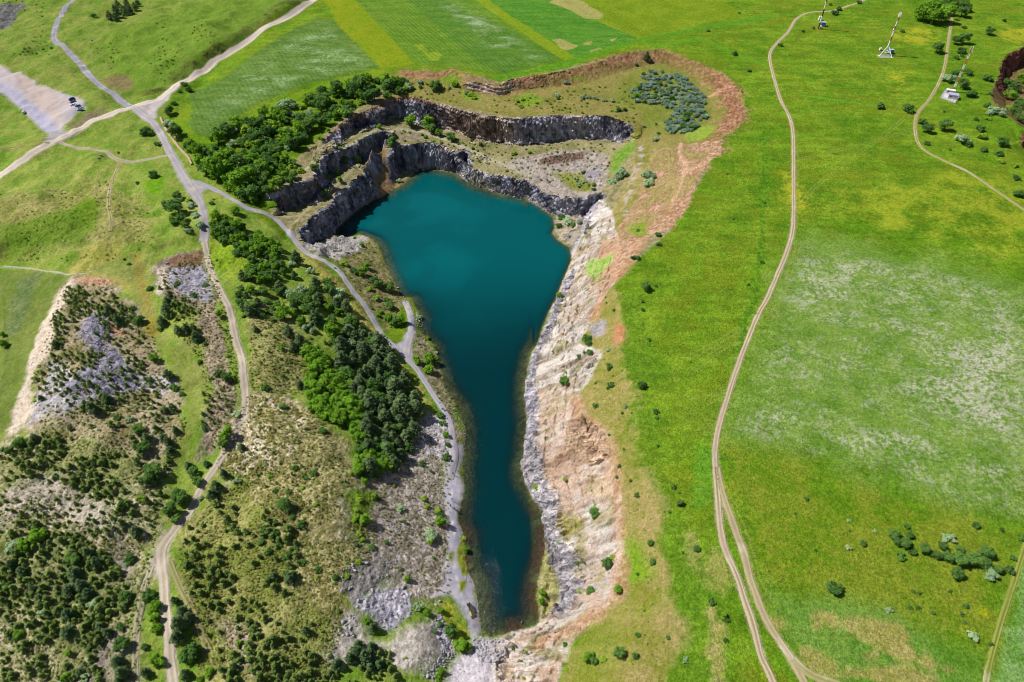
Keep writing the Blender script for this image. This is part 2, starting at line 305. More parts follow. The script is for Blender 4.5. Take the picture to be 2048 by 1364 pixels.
def pline(Pw, idx):
    d = np.full(len(idx), 1e9); x, y = X[idx], Y[idx]
    for (x0, y0), (x1, y1) in zip(Pw[:-1], Pw[1:]):
        ex, ey = x1 - x0, y1 - y0; t = np.clip(((x - x0) * ex + (y - y0) * ey) / (ex * ex + ey * ey + 1e-9), 0, 1)
        d = np.minimum(d, (x - x0 - t * ex) ** 2 + (y - y0 - t * ey) ** 2)
    return np.sqrt(d)
def line(pts, width, c1, c2=None, soft=1.0, wob=1.0, op=1.0, a=None, r=None, tf=None, k=3, world=None):
    P = hits(pts) if world is None else world
    pad = width + soft + wob
    idx = np.nonzero((X > P[:, 0].min() - pad) & (X < P[:, 0].max() + pad) & (Y > P[:, 1].min() - pad) & (Y < P[:, 1].max() + pad))[0]
    d = pline(P, idx) + (mid[idx] - 0.5) * wob * 2 + (fine[idx] - .5) * wob
    w = sstep(width / 2 + soft, width / 2 - soft, -(-d)) if False else 1 - sstep(width / 2 - soft, width / 2 + soft, d)
    apply(idx, w * op, mixc(c1, c2 or c1, con(fine[idx], k)), a, r, tf)

# ---- base: bright plateau meadow
t = con(mid * .55 + big * .45, 3.2)
col[:] = mixc((98, 142, 24), (130, 162, 38), t)
t2 = con(streak * .5 + fine * .5, 4.0); col[:] = col * (0.82 + 0.36 * t2[:, None])
bl = sstep(.56, .66, fbm(X, Y, 14, 4, 77)); col[:] = col * (1 - .35 * bl[:, None]) + lin((126, 136, 26)) * .35 * bl[:, None]
# ---- top fields
zone([(350,235),(378,180),(436,163),(512,106),(562,73),(636,36),(672,42),(680,53),(760,134),(679,152),(612,168),(512,209),(434,264),(418,277),(388,268),(374,248)], (84,126,40), (124,154,72), 2.2, 1.5, 'streak', 1.5)
zone([(350,240),(378,182),(386,225),(376,248),(395,272),(430,275),(500,228),(560,200),(630,170),(700,150),(765,138),(770,146),(690,162),(600,195),(540,225),(470,262),(420,290),(380,285)], (118,160,22), (140,165,40), 3, 2, wob=2)
zone([(640,-20),(705,-20),(830,127),(800,133),(765,138),(672,45)], (128,160,22), (150,165,30), 3, 2, wob=2)
zone([(690,-20),(720,-20),(935,-20),(1120,122),(1000,150),(900,132),(832,128)], (96,142,38), (122,156,50), 3, 1.5, 'streak', 2)
zone([(790,-20),(845,-20),(1128,118),(1010,148),(960,130)], (82,130,42), (104,146,54), 3, 2, 'streak', 2, op=.8)
zone([(922,-20),(955,-20),(1024,33),(1160,117),(1130,123),(1024,54)], (132,164,26), (146,168,40), 3, 1, wob=1)
zone([(950,-20),(1112,-20),(1190,40),(1290,78),(1155,118),(1024,34)], (82,142,40), (106,160,52), 3, 1.2, 'streak', 1)
zone([(1112,-20),(1420,-20),(1490,32),(1282,80),(1190,40)], (118,150,24), (140,164,36), 3, 1.5, wob=2)
for P in ([(1099,5),(1118,-8),(1165,3),(1208,30),(1200,38),(1170,38),(1140,20)], [(1104,80),(1120,77),(1158,92),(1135,101),(1120,96)], [(1163,86),(1184,83),(1182,89),(1168,90)], [(1177,101),(1200,95),(1208,100),(1185,108)], [(1220,80),(1234,75),(1226,84)]):
    zone(P, (168,168,92), (180,176,104), 3, .7, wob=1.2)
zone([(827,90),(845,88),(858,105),(875,103),(885,110),(875,122),(862,122),(850,110)], (138,170,40), (150,176,50), 3, .6, wob=.8)
ra, rb_ = hits([(690,0),(830,127)]); rd = (rb_ - ra) / np.linalg.norm(rb_ - ra)
for poly, k in (([(690,-20),(935,-20),(1120,122),(1000,150),(900,132),(832,128)], .10), ([(950,-20),(1112,-20),(1190,40),(1290,78),(1155,118),(1024,34)], .08), ([(378,180),(436,163),(562,73),(672,42),(760,134),(612,168),(434,264),(388,268)], .07), ([(1112,-20),(1420,-20),(1490,32),(1282,80),(1190,40)], .06)):
    Pz = hits(poly); idx = np.nonzero((X > Pz[:, 0].min()) & (X < Pz[:, 0].max()) & (Y > Pz[:, 1].min()) & (Y < Pz[:, 1].max()))[0]
    q = X[idx] * -rd[1] + Y[idx] * rd[0] + 1.2 * (mid[idx] - .5); w = sstep(-1, 3, sdf(Pz, X[idx], Y[idx]))
    stp = np.sin(q * 2.1) * sstep(.35, .6, fbm(X[idx], Y[idx], 30, 2, 88)) + 1.6 * (fbm(q, (X[idx] * rd[0] + Y[idx] * rd[1]) * .08, 3.0, 3, 89) - .5)
    col[idx] *= (1 + (w * k * 1.5 * stp)[:, None]).astype(np.float32)
line([(1000,156),(1120,132),(1230,95),(1290,79),(1420,52),(1545,32)], 7, (92,152,28), (112,166,40), 2, 2)
line([(1300,92),(1400,78),(1480,110),(1530,130)], 6, (98,168,30), (120,172,44), 3, 3, .6)
# ---- plateau patches
zone([(1640,400),(1760,370),(1850,380),(1900,345),(1990,360),(2070,420),(2070,520),(1900,470),(1700,440)], (144,164,36), (168,182,48), 2.5, 10, 'mid', 10, patchy=1.2, pn='mid', op=.8)
for P in ([(1765,165),(1780,148),(1815,146),(1812,176),(1785,187)], [(1790,62),(1870,55),(1880,82),(1800,90)], [(2005,60),(2070,52),(2070,88),(2012,82)], [(1560,330),(1600,340),(1620,420),(1580,430)]):
    zone(P, (162,176,40), (178,184,48), 2.5, 6, 'mid', 6, patchy=.7)
zone([(1590,462),(1700,478),(1850,508),(2080,560),(2080,1046),(1900,1016),(1750,972),(1600,912),(1470,884),(1438,862),(1478,760),(1520,640),(1560,540)], (104,146,44), (136,168,72), 3, 12, 'mid', 14)
zone([(1470,905),(1560,922),(1700,978),(1850,1020),(2030,1062),(2010,1190),(1975,1320),(1800,1260),(1600,1200),(1540,1180),(1480,1000)], (106,142,26), (142,162,40), 3.2, 8, 'mid', 8)
zone([(1470,905),(1560,922),(1700,978),(1850,1020),(2030,1062),(2010,1190),(1975,1320),(1800,1260),(1600,1200),(1540,1180),(1480,1000)], (118,134,40), (136,146,50), 2.5, 8, 'fine', 8, op=.45, patchy=.5)
zone([(1530,1175),(1620,1195),(1760,1225),(1970,1310),(1970,1400),(1700,1400),(1590,1300)], (96,146,44), (126,164,66), 2.5, 6, 'mid', 6)
zone([(2060,1100),(2030,1195),(1990,1340),(1985,1400),(2080,1400)], (104,160,52), (150,186,110), 2.2, 2, 'mid', 3)
for e in ((310,995,36,40,10),(385,1010,30,38,0),(50,1012,42,35,0),(620,1205,40,36,0),(950,1245,75,42,20),(1082,1285,52,40,20),(640,1090,190,62,26),(790,1185,110,40,18),(290,1245,130,42,32),(740,1330,280,55,4),(740,1075,95,55,10),(1290,940,14,14,0)):
    yel = e[0] == 1290
    zone(ell(12, *e), (176,186,20) if yel else (160,158,78), (180,190,30) if yel else (182,172,104), 2.5, 1.4, 'fine', 2.4, op=.9)
zone(T(11, [(1040,540),(1080,490),(1110,580),(1130,650),(1200,560),(1240,560),(1340,780),(1290,880),(1170,830),(1090,720)]), (156,166,74), (176,172,100), 2.5, 2, 'mid', 4, op=.9)
for e in ((1190,940,30,50,0),(1230,1045,55,42,20),(1222,1180,42,125,-5),(1225,1340,50,60,0)):
    zone(ell(11, *e), (160,164,80), (182,172,108), 2.5, 1.5, 'fine', 2.5)
# ---- white flowering meadow (yarrow and daisies)
def flowers(pts, dens, c=(206,206,182), sc=26):
    P = hits(pts); idx = np.nonzero((X > P[:, 0].min()) & (X < P[:, 0].max()) & (Y > P[:, 1].min()) & (Y < P[:, 1].max()))[0]
    x, y = X[idx], Y[idx]; d = sdf(P, x, y)
    f = fbm(x * .45 + y * .1, y, sc, 4, 91) * .6 + fbm(x * .6, y, 4, 3, 92) * .4
    g = fbm(x, y, 1.1, 3, 93, .7)
    w = sstep(-4, 14, d) * np.clip(sstep(.28 - dens, .78 - dens, f) * sstep(.38, .64, g + (f - .5) * .5), 0, 1)
    apply(idx, w * .85, lin(c)[None])
flowers([(1590,480),(1700,500),(1850,530),(2080,585),(2080,1040),(1900,1010),(1750,965),(1600,905),(1480,880),(1450,855),(1488,770),(1530,640)], .05)
flowers([(2070,1120),(2040,1195),(2000,1340),(1985,1400),(2080,1400)], .0)
flowers([(400,240),(440,170),(560,85),(660,50),(750,130),(600,165),(510,205),(420,262)], -.06, (176,206,150), 9)
flowers([(860,0),(925,0),(1100,118),(1010,140)], -.12, (190,210,170), 8)
# ---- western ground
zone([(-300,-40),(640,-40),(512,62),(368,158),(338,192),(336,236),(395,330),(470,400),(560,470),(600,500),(700,600),(800,720),(900,860),(925,1000),(905,1100),(940,1260),(960,1420),(-300,1420)], (102,136,40), (146,156,74), 2.6, 2, 'mid', 1.5, a=.16, tf=.7)
zone([(-300,370),(60,390),(200,350),(300,420),(310,500),(120,500),(-300,560)], (116,126,52), (164,158,98), 3, 8, 'mid', 8, a=.3, tf=.9)
zone([(190,90),(350,20),(560,-30),(610,-10),(380,150),(280,195)], (98,134,36), (124,150,54), 2.5, 6, 'mid', 5)
zone([(280,185),(330,150),(400,110),(500,50),(600,-10),(632,-10),(512,66),(430,117),(360,160),(310,192)], (70,86,34), (112,124,52), 3, 3, 'streak', 5, a=.35, tf=.9, patchy=.9, pn='mid')
zone([(-40,120),(0,134),(37,144),(60,160),(87,174),(127,187),(167,201),(174,217),(124,252),(117,277),(97,264),(57,231),(20,197),(-40,160)], (176,172,188), (196,184,178), 2.5, 2, 'mid', 3, a=.02, tf=.15)
zone([(37,150),(90,178),(125,200),(110,235),(80,225),(50,190)], (190,172,158), (200,180,170), 2.5, 4, 'mid', 4, op=.7)
line([(-20,165),(30,190),(70,225),(105,262)], 8, (172,170,192), (184,180,196), 2, 1)
zone(T(1, [(-40,170),(-40,60),(60,20),(140,15),(165,40),(100,100),(60,160)]), (92,92,104), (132,132,120), 3, 2, 'fine', 3, a=.5, tf=.9)
zone(T(1, [(870,1085),(985,1050),(965,1165),(890,1160)]), (94,140,20), (112,154,30), 2.5, 2, 'fine', 3)
zone(T(1, [(330,1290),(520,1180),(610,1220),(560,1380),(290,1380)]), (88,124,20), (110,136,34), 2.5, 3, 'mid', 4)
zone(T(1, [(620,480),(760,440),(800,520),(740,560)]), (124,112,76), (142,130,84), 2, 2, 'fine', 3)
zone(T(1, [(420,740),(560,660),(640,650),(600,700),(440,770)]), (116,112,78), (140,132,96), 2, 2, 'fine', 3)
zone([(0,450),(60,440),(130,420),(180,440),(170,490),(80,500),(0,530)], (86,116,28), (110,134,46), 3, 4, 'mid', 5, a=.4)
zone(T(5, [(0,240),(300,265),(450,280),(340,400),(200,750),(60,1180),(-100,1364),(-100,240)]), (94,116,44), (122,134,66), 2.5, 2, 'mid', 3, a=.12, tf=.6)
zone(T(5, [(80,330),(230,270),(200,420),(120,600),(60,640)]), (86,108,66), (112,126,84), 2.6, 2, 'fine', 4, a=.25, op=.7)
zone([(160,505),(230,480),(270,520),(300,600),(230,560),(130,545)], (132,140,58), (170,156,86), 2.5, 4, 'mid', 5, op=.8)
# ---- spoil heaps
zone([(120,572),(150,555),(215,565),(270,610),(300,660),(330,730),(365,790),(375,850),(350,900),(330,960),(250,940),(100,900),(50,850),(70,800),(60,770),(95,690),(100,640),(115,600)], (128,122,80), (176,162,138), 3, 2, 'mid', 4, a=.4, tf=.9)
zone(T(5, [(470,640),(560,520),(640,500),(660,600),(640,690),(760,840),(870,940),(830,970),(600,1015),(400,1065),(290,1010),(440,900),(540,790)]), (106,104,124), (160,156,170), 3.4, 3, 'fine', 6, a=.55, tf=1, r=.3)
zone(T(5, [(170,1120),(240,960),(300,790),(400,760),(420,900),(330,1010),(480,1040),(300,1080),(200,1150)]), (152,148,154), (190,184,184), 3, 2, 'fine', 5, a=.3, tf=.9)
zone(T(5, [(880,900),(1010,880),(1060,940),(960,980),(880,960)]), (158,152,156), (192,186,190), 3, 2, 'fine', 4, a=.3)
zone(T(5, [(350,395),(440,295),(400,440),(345,560),(300,740),(190,900),(200,1100),(130,1180),(60,1260),(60,1130),(150,900),(210,720),(270,540)]), (190,172,152), (214,200,184), 2.5, 1.3, 'fine', 2.2, a=.25, tf=.8)
zone(T(5, [(450,300),(560,290),(700,330),(560,350),(480,330)]), (176,132,104), (190,160,128), 2.5, 1.5, 'fine', 2)
zone(T(5, [(660,570),(700,560),(710,610),(790,640),(690,640)]), (178,128,104), (190,150,126), 2.5, .8, 'fine', 1.5)
zone(T(5, [(930,230),(1000,170),(1080,140),(1200,140),(1225,250),(1280,400),(1335,640),(1360,800),(1425,960),(1405,1100),(1300,1340),(1180,1400),(1210,1150),(1270,980),(1210,700),(1190,500),(1000,430),(950,420),(930,330)]), (124,112,94), (168,152,134), 3, 2, 'fine', 3, a=.4, tf=.9)
zone(T(5, [(1000,180),(1120,150),(1205,150),(1210,220),(1080,240),(1000,230)]), (108,82,66), (138,108,86), 3, 2, 'fine', 3)
zone(T(5, [(990,240),(1210,230),(1270,400),(1250,440),(1130,430),(1000,330)]), (128,126,142), (172,168,182), 3, 2, 'fine', 4, a=.5, r=.3)
zone(T(5, [(940,240),(1000,230),(1000,330),(960,420),(935,380)]), (196,182,164), (208,196,184), 3, 1.5, 'fine', 2)
zone(T(5, [(830,160),(900,380),(930,560),(1000,700),(1190,690),(1210,850),(1275,980),(1200,1180),(1060,1420),(960,1420),(1080,1200),(1125,1000),(1000,800),(890,640),(850,450),(780,310),(560,250),(700,170)]), (112,130,48), (140,146,80), 2.6, 2, 'mid', 3, a=.12)
line(T(5, [(830,170),(840,300),(880,450),(900,560),(920,640)]), 4, (150,130,50), (160,140,70), 2, 2, .7)
zone([(-60,905),(30,880),(110,862),(250,905),(330,965),(322,1060),(300,1140),(262,1250),(272,1420),(-60,1420)], (130,134,84), (190,178,152), 3.4, 3, 'fine', 5, a=.4, tf=1)
zone([(0,905),(110,862),(250,905),(330,965),(322,1060),(300,1140),(262,1250),(272,1364),(0,1364)], (104,122,54), (134,142,76), 3, 4, 'fine', 6, op=.75, patchy=.8, pn='mid')
zone(T(9, [(60,230),(400,130),(560,280),(760,420),(760,560),(600,500),(450,420),(200,360),(0,420)]), (166,154,144), (198,186,176), 3, 5, 'fine', 6, op=.8)
zone(T(9, [(620,420),(760,430),(840,560),(780,760),(680,780),(600,640)]), (120,114,98), (156,148,134), 3, 3, 'fine', 4)
zone(T(9, [(560,1050),(700,1030),(720,1180),(620,1364),(480,1364)]), (130,118,112), (158,148,142), 3, 3, 'fine', 4)
zone([(352,1100),(372,1030),(430,990),(490,960),(600,1030),(640,1150),(690,1260),(650,1420),(400,1420),(360,1200)], (118,132,54), (156,154,96), 3, 3, 'mid', 5, a=.35, tf=.9)
zone(T(9, [(1200,900),(1330,930),(1500,1050),(1532,1300),(1400,1180),(1290,1080),(1230,1000)]), (150,132,116), (180,164,150), 3, 3, 'fine', 5)
zone([(430,930),(500,780),(560,775),(640,830),(720,920),(720,1000),(760,1100),(690,1150),(680,1260),(610,1200),(560,1050),(490,970)], (122,120,70), (172,164,116), 3.2, 3, 'fine', 5, a=.4, tf=1)
zone([(470,880),(505,800),(560,788),(610,830),(570,900),(520,960),(470,960)], (158,146,112), (214,200,178), 3.2, 4, 'fine', 7, patchy=.6, pn='mid')
zone([(500,600),(560,620),(620,680),(610,760),(540,790),(500,770)], (128,134,72), (160,154,104), 3, 4, 'fine', 5, a=.3, tf=.9)
zone([(690,1010),(770,945),(820,850),(850,820),(900,880),(890,1000),(905,1100),(885,1200),(790,1185),(735,1120),(700,1060)], (136,128,112), (186,176,168), 3, 4, 'fine', 6, a=.4, tf=1)
zone(T(6, [(920,1160),(1060,1120),(1140,1180),(1150,1364),(900,1364)]), (150,146,148), (196,190,194), 3, 3, 'fine', 5, a=.45, r=.3)
zone(T(10, [(560,230),(700,230),(690,440),(620,560),(560,420)]), (90,118,32), (116,134,54), 2.6, 3, 'fine', 4)
zone(T(10, [(600,880),(700,820),(860,800),(930,900),(925,970),(800,1080),(720,1020),(660,950)]), (146,144,156), (200,196,206), 3, 1.5, 'fine', 3, a=.55, r=.3)
zone(T(10, [(500,690),(700,620),(800,640),(840,720),(700,800),(600,860),(540,800)]), (112,112,104), (156,150,148), 3, 2, 'fine', 4, a=.5)
zone(T(10, [(470,1000),(600,970),(700,1100),(800,1150),(880,1040),(1000,990),(1110,950),(1210,1100),(1180,1200),(1050,1340),(880,1280),(790,1190),(600,1260),(400,1300)]), (150,144,134), (196,188,178), 3, 3, 'fine', 4, a=.22, r=.1)
zone(T(10, [(1040,1000),(1120,980),(1210,1120),(1190,1200),(1060,1340),(1000,1330),(1110,1180)]), (136,132,142), (184,180,190), 3, 1.5, 'fine', 3, a=.6, r=.3)
# lakeside strip
zone([(605,495),(640,470),(672,462),(695,476),(722,468),(748,482),(768,525),(780,548),(798,584),(806,594),(790,640),(770,660),(735,610),(700,560),(665,520)], (118,122,62), (168,156,114), 3, 1.5, 'fine', 3, a=.3, tf=.9)
zone([(610,490),(650,462),(690,470),(730,475),(720,500),(680,520),(640,510)], (164,160,160), (206,198,192), 3, 2, 'fine', 4, a=.45, r=.3)
zone([(826,650),(848,672),(868,690),(880,740),(912,815),(925,870),(912,905),(903,850),(860,765),(822,720)], (122,122,80), (172,160,132), 3, 1, 'fine', 3, a=.35, tf=.9)
zone(T(10, [(1165,-60),(1250,-60),(1250,20),(1205,100),(1250,200),(1225,330),(1222,400),(1255,470),(1225,560),(1235,650),(1295,740),(1312,860),(1335,900),(1350,1050),(1290,1100),(1270,1000),(1200,900),(1160,850),(1070,850),(1140,760),(1130,650),(1150,550),(1160,430),(1125,300),(1125,200),(1150,60)]), (174,172,186), (196,192,202), 2.6, 1.2, 'fine', 1.5, a=.03, tf=.2)
zone(T(10, [(1150,1240),(1290,1090),(1480,1110),(1560,1200),(1560,1450),(1110,1450)]), (184,178,186), (212,204,208), 2.6, 2, 'fine', 3, a=.2, tf=.5)
for P in (T(10, [(1230,480),(1265,470),(1300,600),(1300,720),(1240,720),(1205,620)]), T(10, [(1110,870),(1180,880),(1200,980),(1280,1080),(1270,1210),(1180,1180),(1150,1060),(1110,960)]), T(10, [(1150,590),(1180,590),(1175,640),(1155,640)]), T(10, [(1225,770),(1255,760),(1245,840),(1215,830)])):
    zone(P, (120,138,30), (160,168,60), 3, .8, 'fine', 1.2, a=.2)
zone([(400,420),(430,430),(520,500),(500,560),(450,560),(420,500)], (118,146,34), (150,166,60), 3, 3, 'fine', 4, a=.25)
zone(T(5, [(1255,130),(1350,95),(1435,160),(1400,240),(1290,275)]), (112,142,26), (134,160,46), 2.6, 2, 'fine', 3, a=.4)
zone([(600,500),(660,540),(730,620),(800,720),(850,790),(880,830),(840,800),(780,740),(720,660),(640,570)], (136,140,54), (166,156,96), 3, 2, 'fine', 3, a=.25)
WP = hits([(-300,-40),(640,-40),(512,62),(368,158),(338,192),(336,236),(395,330),(470,400),(560,470),(600,500),(700,600),(800,720),(900,860),(925,1000),(905,1100),(940,1260),(975,1280),(960,1420),(-300,1420)])
ww = sstep(-2, 2, sdf(WP, X, Y)) * (.35 + .65 * sstep(440, 330, Y + .25 * X + 60)); col *= (1 + .36 * ww[:, None]).astype(np.float32)
zone([(806,141),(1024,158),(1224,113),(1325,98),(1402,126),(1488,195),(1478,254),(1442,277),(1418,334),(1345,456),(1238,553),(1199,606),(1143,513),(1100,470),(940,365),(860,345),(800,400),(690,475),(600,490),(540,430),(535,390),(600,310),(700,225),(779,160)], (140,136,88), (176,166,126), 2.8, 1, 'fine', 1, a=.2, tf=.8)
# ---- quarry benches and slopes
zone([(779,150),(806,141),(873,143),(906,138),(931,155),(980,163),(1000,168),(1024,158),(1124,143),(1224,113),(1325,98),(1402,126),(1458,156),(1488,195),(1494,231),(1478,254),(1442,277),(1442,301),(1395,354),(1378,411),(1345,456),(1291,476),(1238,553),(1224,570),(1180,560),(1200,470),(1262,360),(1272,290),(1265,254),(1184,231),(1024,234),(913,213),(823,192),(760,205)], (134,136,58), (166,154,92), 2.6, 1.2, 'mid', 1.5, a=.18, tf=.8)
zone([(806,141),(873,143),(906,138),(931,155),(980,163),(1000,168),(1024,158),(1124,143),(1224,113),(1291,101),(1325,98),(1402,126),(1458,156),(1488,195),(1494,231),(1478,254),(1442,277),(1442,301),(1410,330),(1400,290),(1440,255),(1450,220),(1430,180),(1390,150),(1340,128),(1290,128),(1220,142),(1150,165),(1070,172),(1010,192),(970,188),(930,176),(880,158),(820,158)], (146,100,74), (198,152,120), 3.2, 5, 'fine', 6, a=.55, tf=1.1)
zone([(806,141),(931,155),(1000,168),(1124,143),(1224,113),(1325,98),(1402,126),(1440,170),(1390,160),(1300,135),(1220,148),(1100,178),(990,192),(900,165)], (120,116,54), (156,146,84), 3, 1.5, 'fine', 2, patchy=1.0, op=.7, a=.3)
zone([(1442,277),(1442,301),(1418,334),(1395,354),(1388,384),(1378,411),(1345,456),(1291,476),(1238,553),(1215,575),(1190,560),(1205,510),(1235,450),(1270,400),(1290,340),(1330,300),(1390,285)], (176,134,102), (216,182,152), 3.2, 1.5, 'fine', 4, a=.5, tf=1.1)
zone([(1200,480),(1230,430),(1262,350),(1280,310),(1400,285),(1420,320),(1360,400),(1320,440),(1280,470),(1240,500)], (132,142,62), (186,164,112), 3, 4, 'mid', 6, patchy=.7)
zone([(1106,434),(1160,432),(1200,400),(1225,430),(1190,480),(1150,512),(1138,496),(1110,470)], (146,136,104), (196,184,164), 3, 1, 'fine', 2, a=.3, tf=.9)
zone(T(3, [(740,420),(830,400),(880,370),(1030,430),(1100,520),(1180,600),(1180,700),(1160,760),(960,800),(800,760),(760,680),(600,600),(620,540)]), (118,136,46), (150,152,74), 2.6, 3, 'mid', 4, a=.2)
zone(T(3, [(1040,800),(1100,740),(1210,760),(1180,820),(1060,850)]), (140,170,50), (160,180,80), 2.6, 2, 'fine', 3)
line(T(3, [(1010,860),(1000,920),(1040,980),(1020,1080),(990,1160),(960,1200)]), 2.2, (216,172,140), (224,186,156), .8, 1.2)
line(T(3, [(880,1110),(1000,1070),(1100,1000),(1160,960)]), 2.2, (216,172,140), (224,186,156), .8, 1.2, .8)
line(T(3, [(1180,580),(1270,530),(1330,520)]), 3, (206,156,122), (214,170,136), 1, 1.2)
for P in (T(2, [(1100,470),(1180,440),(1230,470),(1210,530),(1120,500)]), T(2, [(1230,540),(1330,560),(1340,600),(1240,590)]), T(3, [(0,590),(100,560),(200,600),(100,650)]), T(3, [(360,460),(420,440),(450,470),(380,480)])):
    zone(P, (120,156,40), (146,172,64), 2.6, 2, 'fine', 3, a=.3)
# bench two
zone([(596,340),(616,306),(652,290),(692,266),(753,249),(800,228),(860,252),(946,274),(1024,292),(1111,283),(1164,279),(1258,283),(1235,330),(1208,388),(1158,408),(1074,384),(1024,364),(973,351),(923,317),(880,291),(789,294),(766,266),(713,289),(646,321),(606,361)], (136,134,84), (176,166,124), 2.8, 1.2, 'mid', 2, a=.2, tf=.8)
zone(T(3, [(-60,1000),(60,930),(300,890),(520,900),(585,960),(570,1110),(500,1200),(300,1210),(100,1110)]), (160,148,136), (196,184,174), 3, 2, 'fine', 3, a=.35, r=.15)
zone(T(3, [(160,960),(300,920),(430,910),(440,950),(300,980),(180,985)]), (112,86,78), (150,124,112), 3, 1, 'fine', 2, a=.7, r=.6)
zone(T(3, [(220,1045),(420,1030),(510,1120),(480,1150),(380,1140),(300,1080)]), (126,138,52), (158,156,84), 3, 2, 'fine', 3)
zone(T(3, [(430,1030),(520,1000),(510,1080),(450,1080)]), (158,148,160), (176,168,178), 3, 1.5, 'fine', 2)
zone(T(3, [(585,1035),(600,930),(735,835),(740,900),(680,960),(620,1030)]), (110,152,44), (138,170,70), 2.6, 2, 'fine', 3)
zone(T(3, [(745,880),(790,870),(790,980),(730,1040),(700,1200),(690,1290),(670,1290),(690,1150),(720,1030),(760,960)]), (168,158,150), (196,184,176), 3, 1.2, 'fine', 2, a=.4, patchy=.7, pn='fine')
line([(600,345),(650,318),(700,290),(750,262),(800,258),(850,264),(880,275),(940,302),(1000,325),(1060,350)], 3, (186,178,146), (196,188,158), 1, 1)
zone(T(2, [(840,800),(980,790),(1010,830),(960,850),(840,850)]), (142,132,104), (166,156,128), 3, 1.5, 'fine', 2, a=.25)
# ramp
zone([(768,280),(745,310),(722,330),(735,350),(752,380),(762,394),(800,376),(815,364),(790,337),(778,312),(774,286)], (132,110,72), (172,146,104), 3, 1.5, 'fine', 3, a=.25, tf=.9)
line([(752,300),(760,335),(775,365),(765,385)], 2, (176,136,100), (190,150,116), .8, 1.5, .8)
zone([(540,430),(559,436),(602,432),(642,402),(660,386),(712,340),(716,334),(690,340),(650,372),(622,402),(592,413),(552,420)], (146,142,92), (172,162,120), 3, 1, 'fine', 2)
# ---- bare rock wherever the ground is steep
quarry = hits([(500,440),(520,370),(600,290),(700,210),(780,150),(806,132),(915,130),(990,148),(1120,130),(1220,100),(1300,80),(1300,300),(1215,420),(1130,480),(1100,470),(1050,405),(940,365),(860,345),(800,400),(690,475),(600,500)])
idx = np.nonzero(SL > 0.6)[0]
dq = sdf(quarry, X[idx], Y[idx]); inq = sstep(-4, 2, dq); inqg = np.zeros(N); inqg[idx] = inq
w = sstep(.75, 1.15, SL[idx] + (mid[idx] - .5) * .5) * inq
bed_ = 0.5 + 0.5 * np.sin((Z[idx] + 1.2 * mid[idx] * 3 + X[idx] * .05) * 2.4)
warm = sstep(-12, -16, Z[idx]) if False else sstep(34, 14, np.abs(X[idx] + 24)) * sstep(-24, -21, Z[idx]) * sstep(405, 412, Y[idx])
pz = con(fbm(X[idx] + Z[idx] * .5, Y[idx] - Z[idx] * .3, 6, 4, 63) * .6 + fine[idx] * .4, 3.6)
c = mixc((104, 104, 120), (194, 192, 204), pz); cw = mixc((150, 130, 120), (212, 192, 178), con(pz * .35 + fine[idx] * .35 + bed_ * .3, 2.2))
rs = sstep(.62, .7, fbm(X[idx], Y[idx] + Z[idx], 5, 3, 64))[:, None] * .5; c = c * (1 - rs) + lin((150,118,100)) * rs
redc = mixc((126, 88, 68), (192, 146, 116), pz); hz = sstep(-5.6, -4.6, Z[idx])[:, None] * (Y[idx] > 300)[:, None]; c = c * (1 - hz) + redc * hz
moss = (sstep(.58, .66, fbm(X[idx] - Z[idx], Y[idx], 8, 3, 65)) * sstep(1.7, 1.0, SL[idx]))[:, None] * .6; c = c * (1 - moss) + lin((132,132,84)) * moss
apply(idx, w, c * (1 - warm[:, None]) + cw * warm[:, None], .25, 1.0, 1.0)
# talus foot of walls
zone([(702,430),(722,412),(748,396),(756,384),(745,372),(738,386),(722,408),(700,432)], (158,156,170), (200,196,206), 3, 1, 'fine', 1.5, a=.5, r=.5)
zone([(920,340),(935,332),(945,352),(938,362),(925,352)], (206,200,200), (226,222,220), 3, 1, 'fine', 1, a=.3, r=.3)
zone([(1172,436),(1195,405),(1205,392),(1200,430),(1180,470),(1165,510),(1145,530),(1140,500),(1160,470)], (178,174,184), (206,200,206), 3, 1.2, 'fine', 2, a=.4, r=.4)
# ---- east bank: pale sand, rills, rock toe
zone([(1199,608),(1224,572),(1238,600),(1251,656),(1247,740),(1268,790),(1282,887),(1302,960),(1328,1000),(1318,1090),(1345,1180),(1380,1260),(1330,1400),(1100,1400),(1141,1292),(1191,1229),(1238,1185),(1243,1108),(1238,992),(1221,912),(1208,867),(1164,840),(1158,790),(1181,757),(1205,705),(1158,687),(1174,656)], (136,142,52), (176,160,102), 2.8, 2, 'mid', 4, a=.15, tf=.7)
zone([(1224,1075),(1280,1090),(1300,1150),(1260,1190),(1240,1160)], (112,160,24), (140,170,44), 2.5, 3, 'mid', 4)
zone(T(11, [(360,1040),(560,960),(700,1100),(620,1250),(560,1364),(360,1364)]), (120,140,40), (150,156,70), 2.6, 4, 'mid', 5, op=.8)
SAND = [(1143,515),(1165,470),(1204,395),(1225,430),(1240,480),(1224,570),(1199,606),(1174,656),(1158,687),(1205,705),(1181,757),(1156,790),(1164,840),(1208,867),(1222,915),(1237,992),(1242,1108),(1238,1185),(1191,1229),(1141,1292),(1114,1364),(1110,1420),(1000,1420),(985,1340),(975,1285),(1024,1264),(1077,1250),(1082,1200),(1092,1100),(1085,1020),(1062,990),(1049,930),(1049,877),(1052,740),(1080,680),(1109,600)]
zone(SAND, (200,188,176), (240,232,224), 2.4, 1.0, 'mid', 1.6, a=.25, r=.25, tf=.8)
zone([(1200,480),(1240,470),(1238,553),(1205,590),(1190,560)], (206,160,128), (216,176,146), 2.4, 2, 'fine', 3)
Ps = hits(SAND); idx = np.nonzero((X > -5) & (X < 95) & (Y > 60) & (Y < 330))[0]
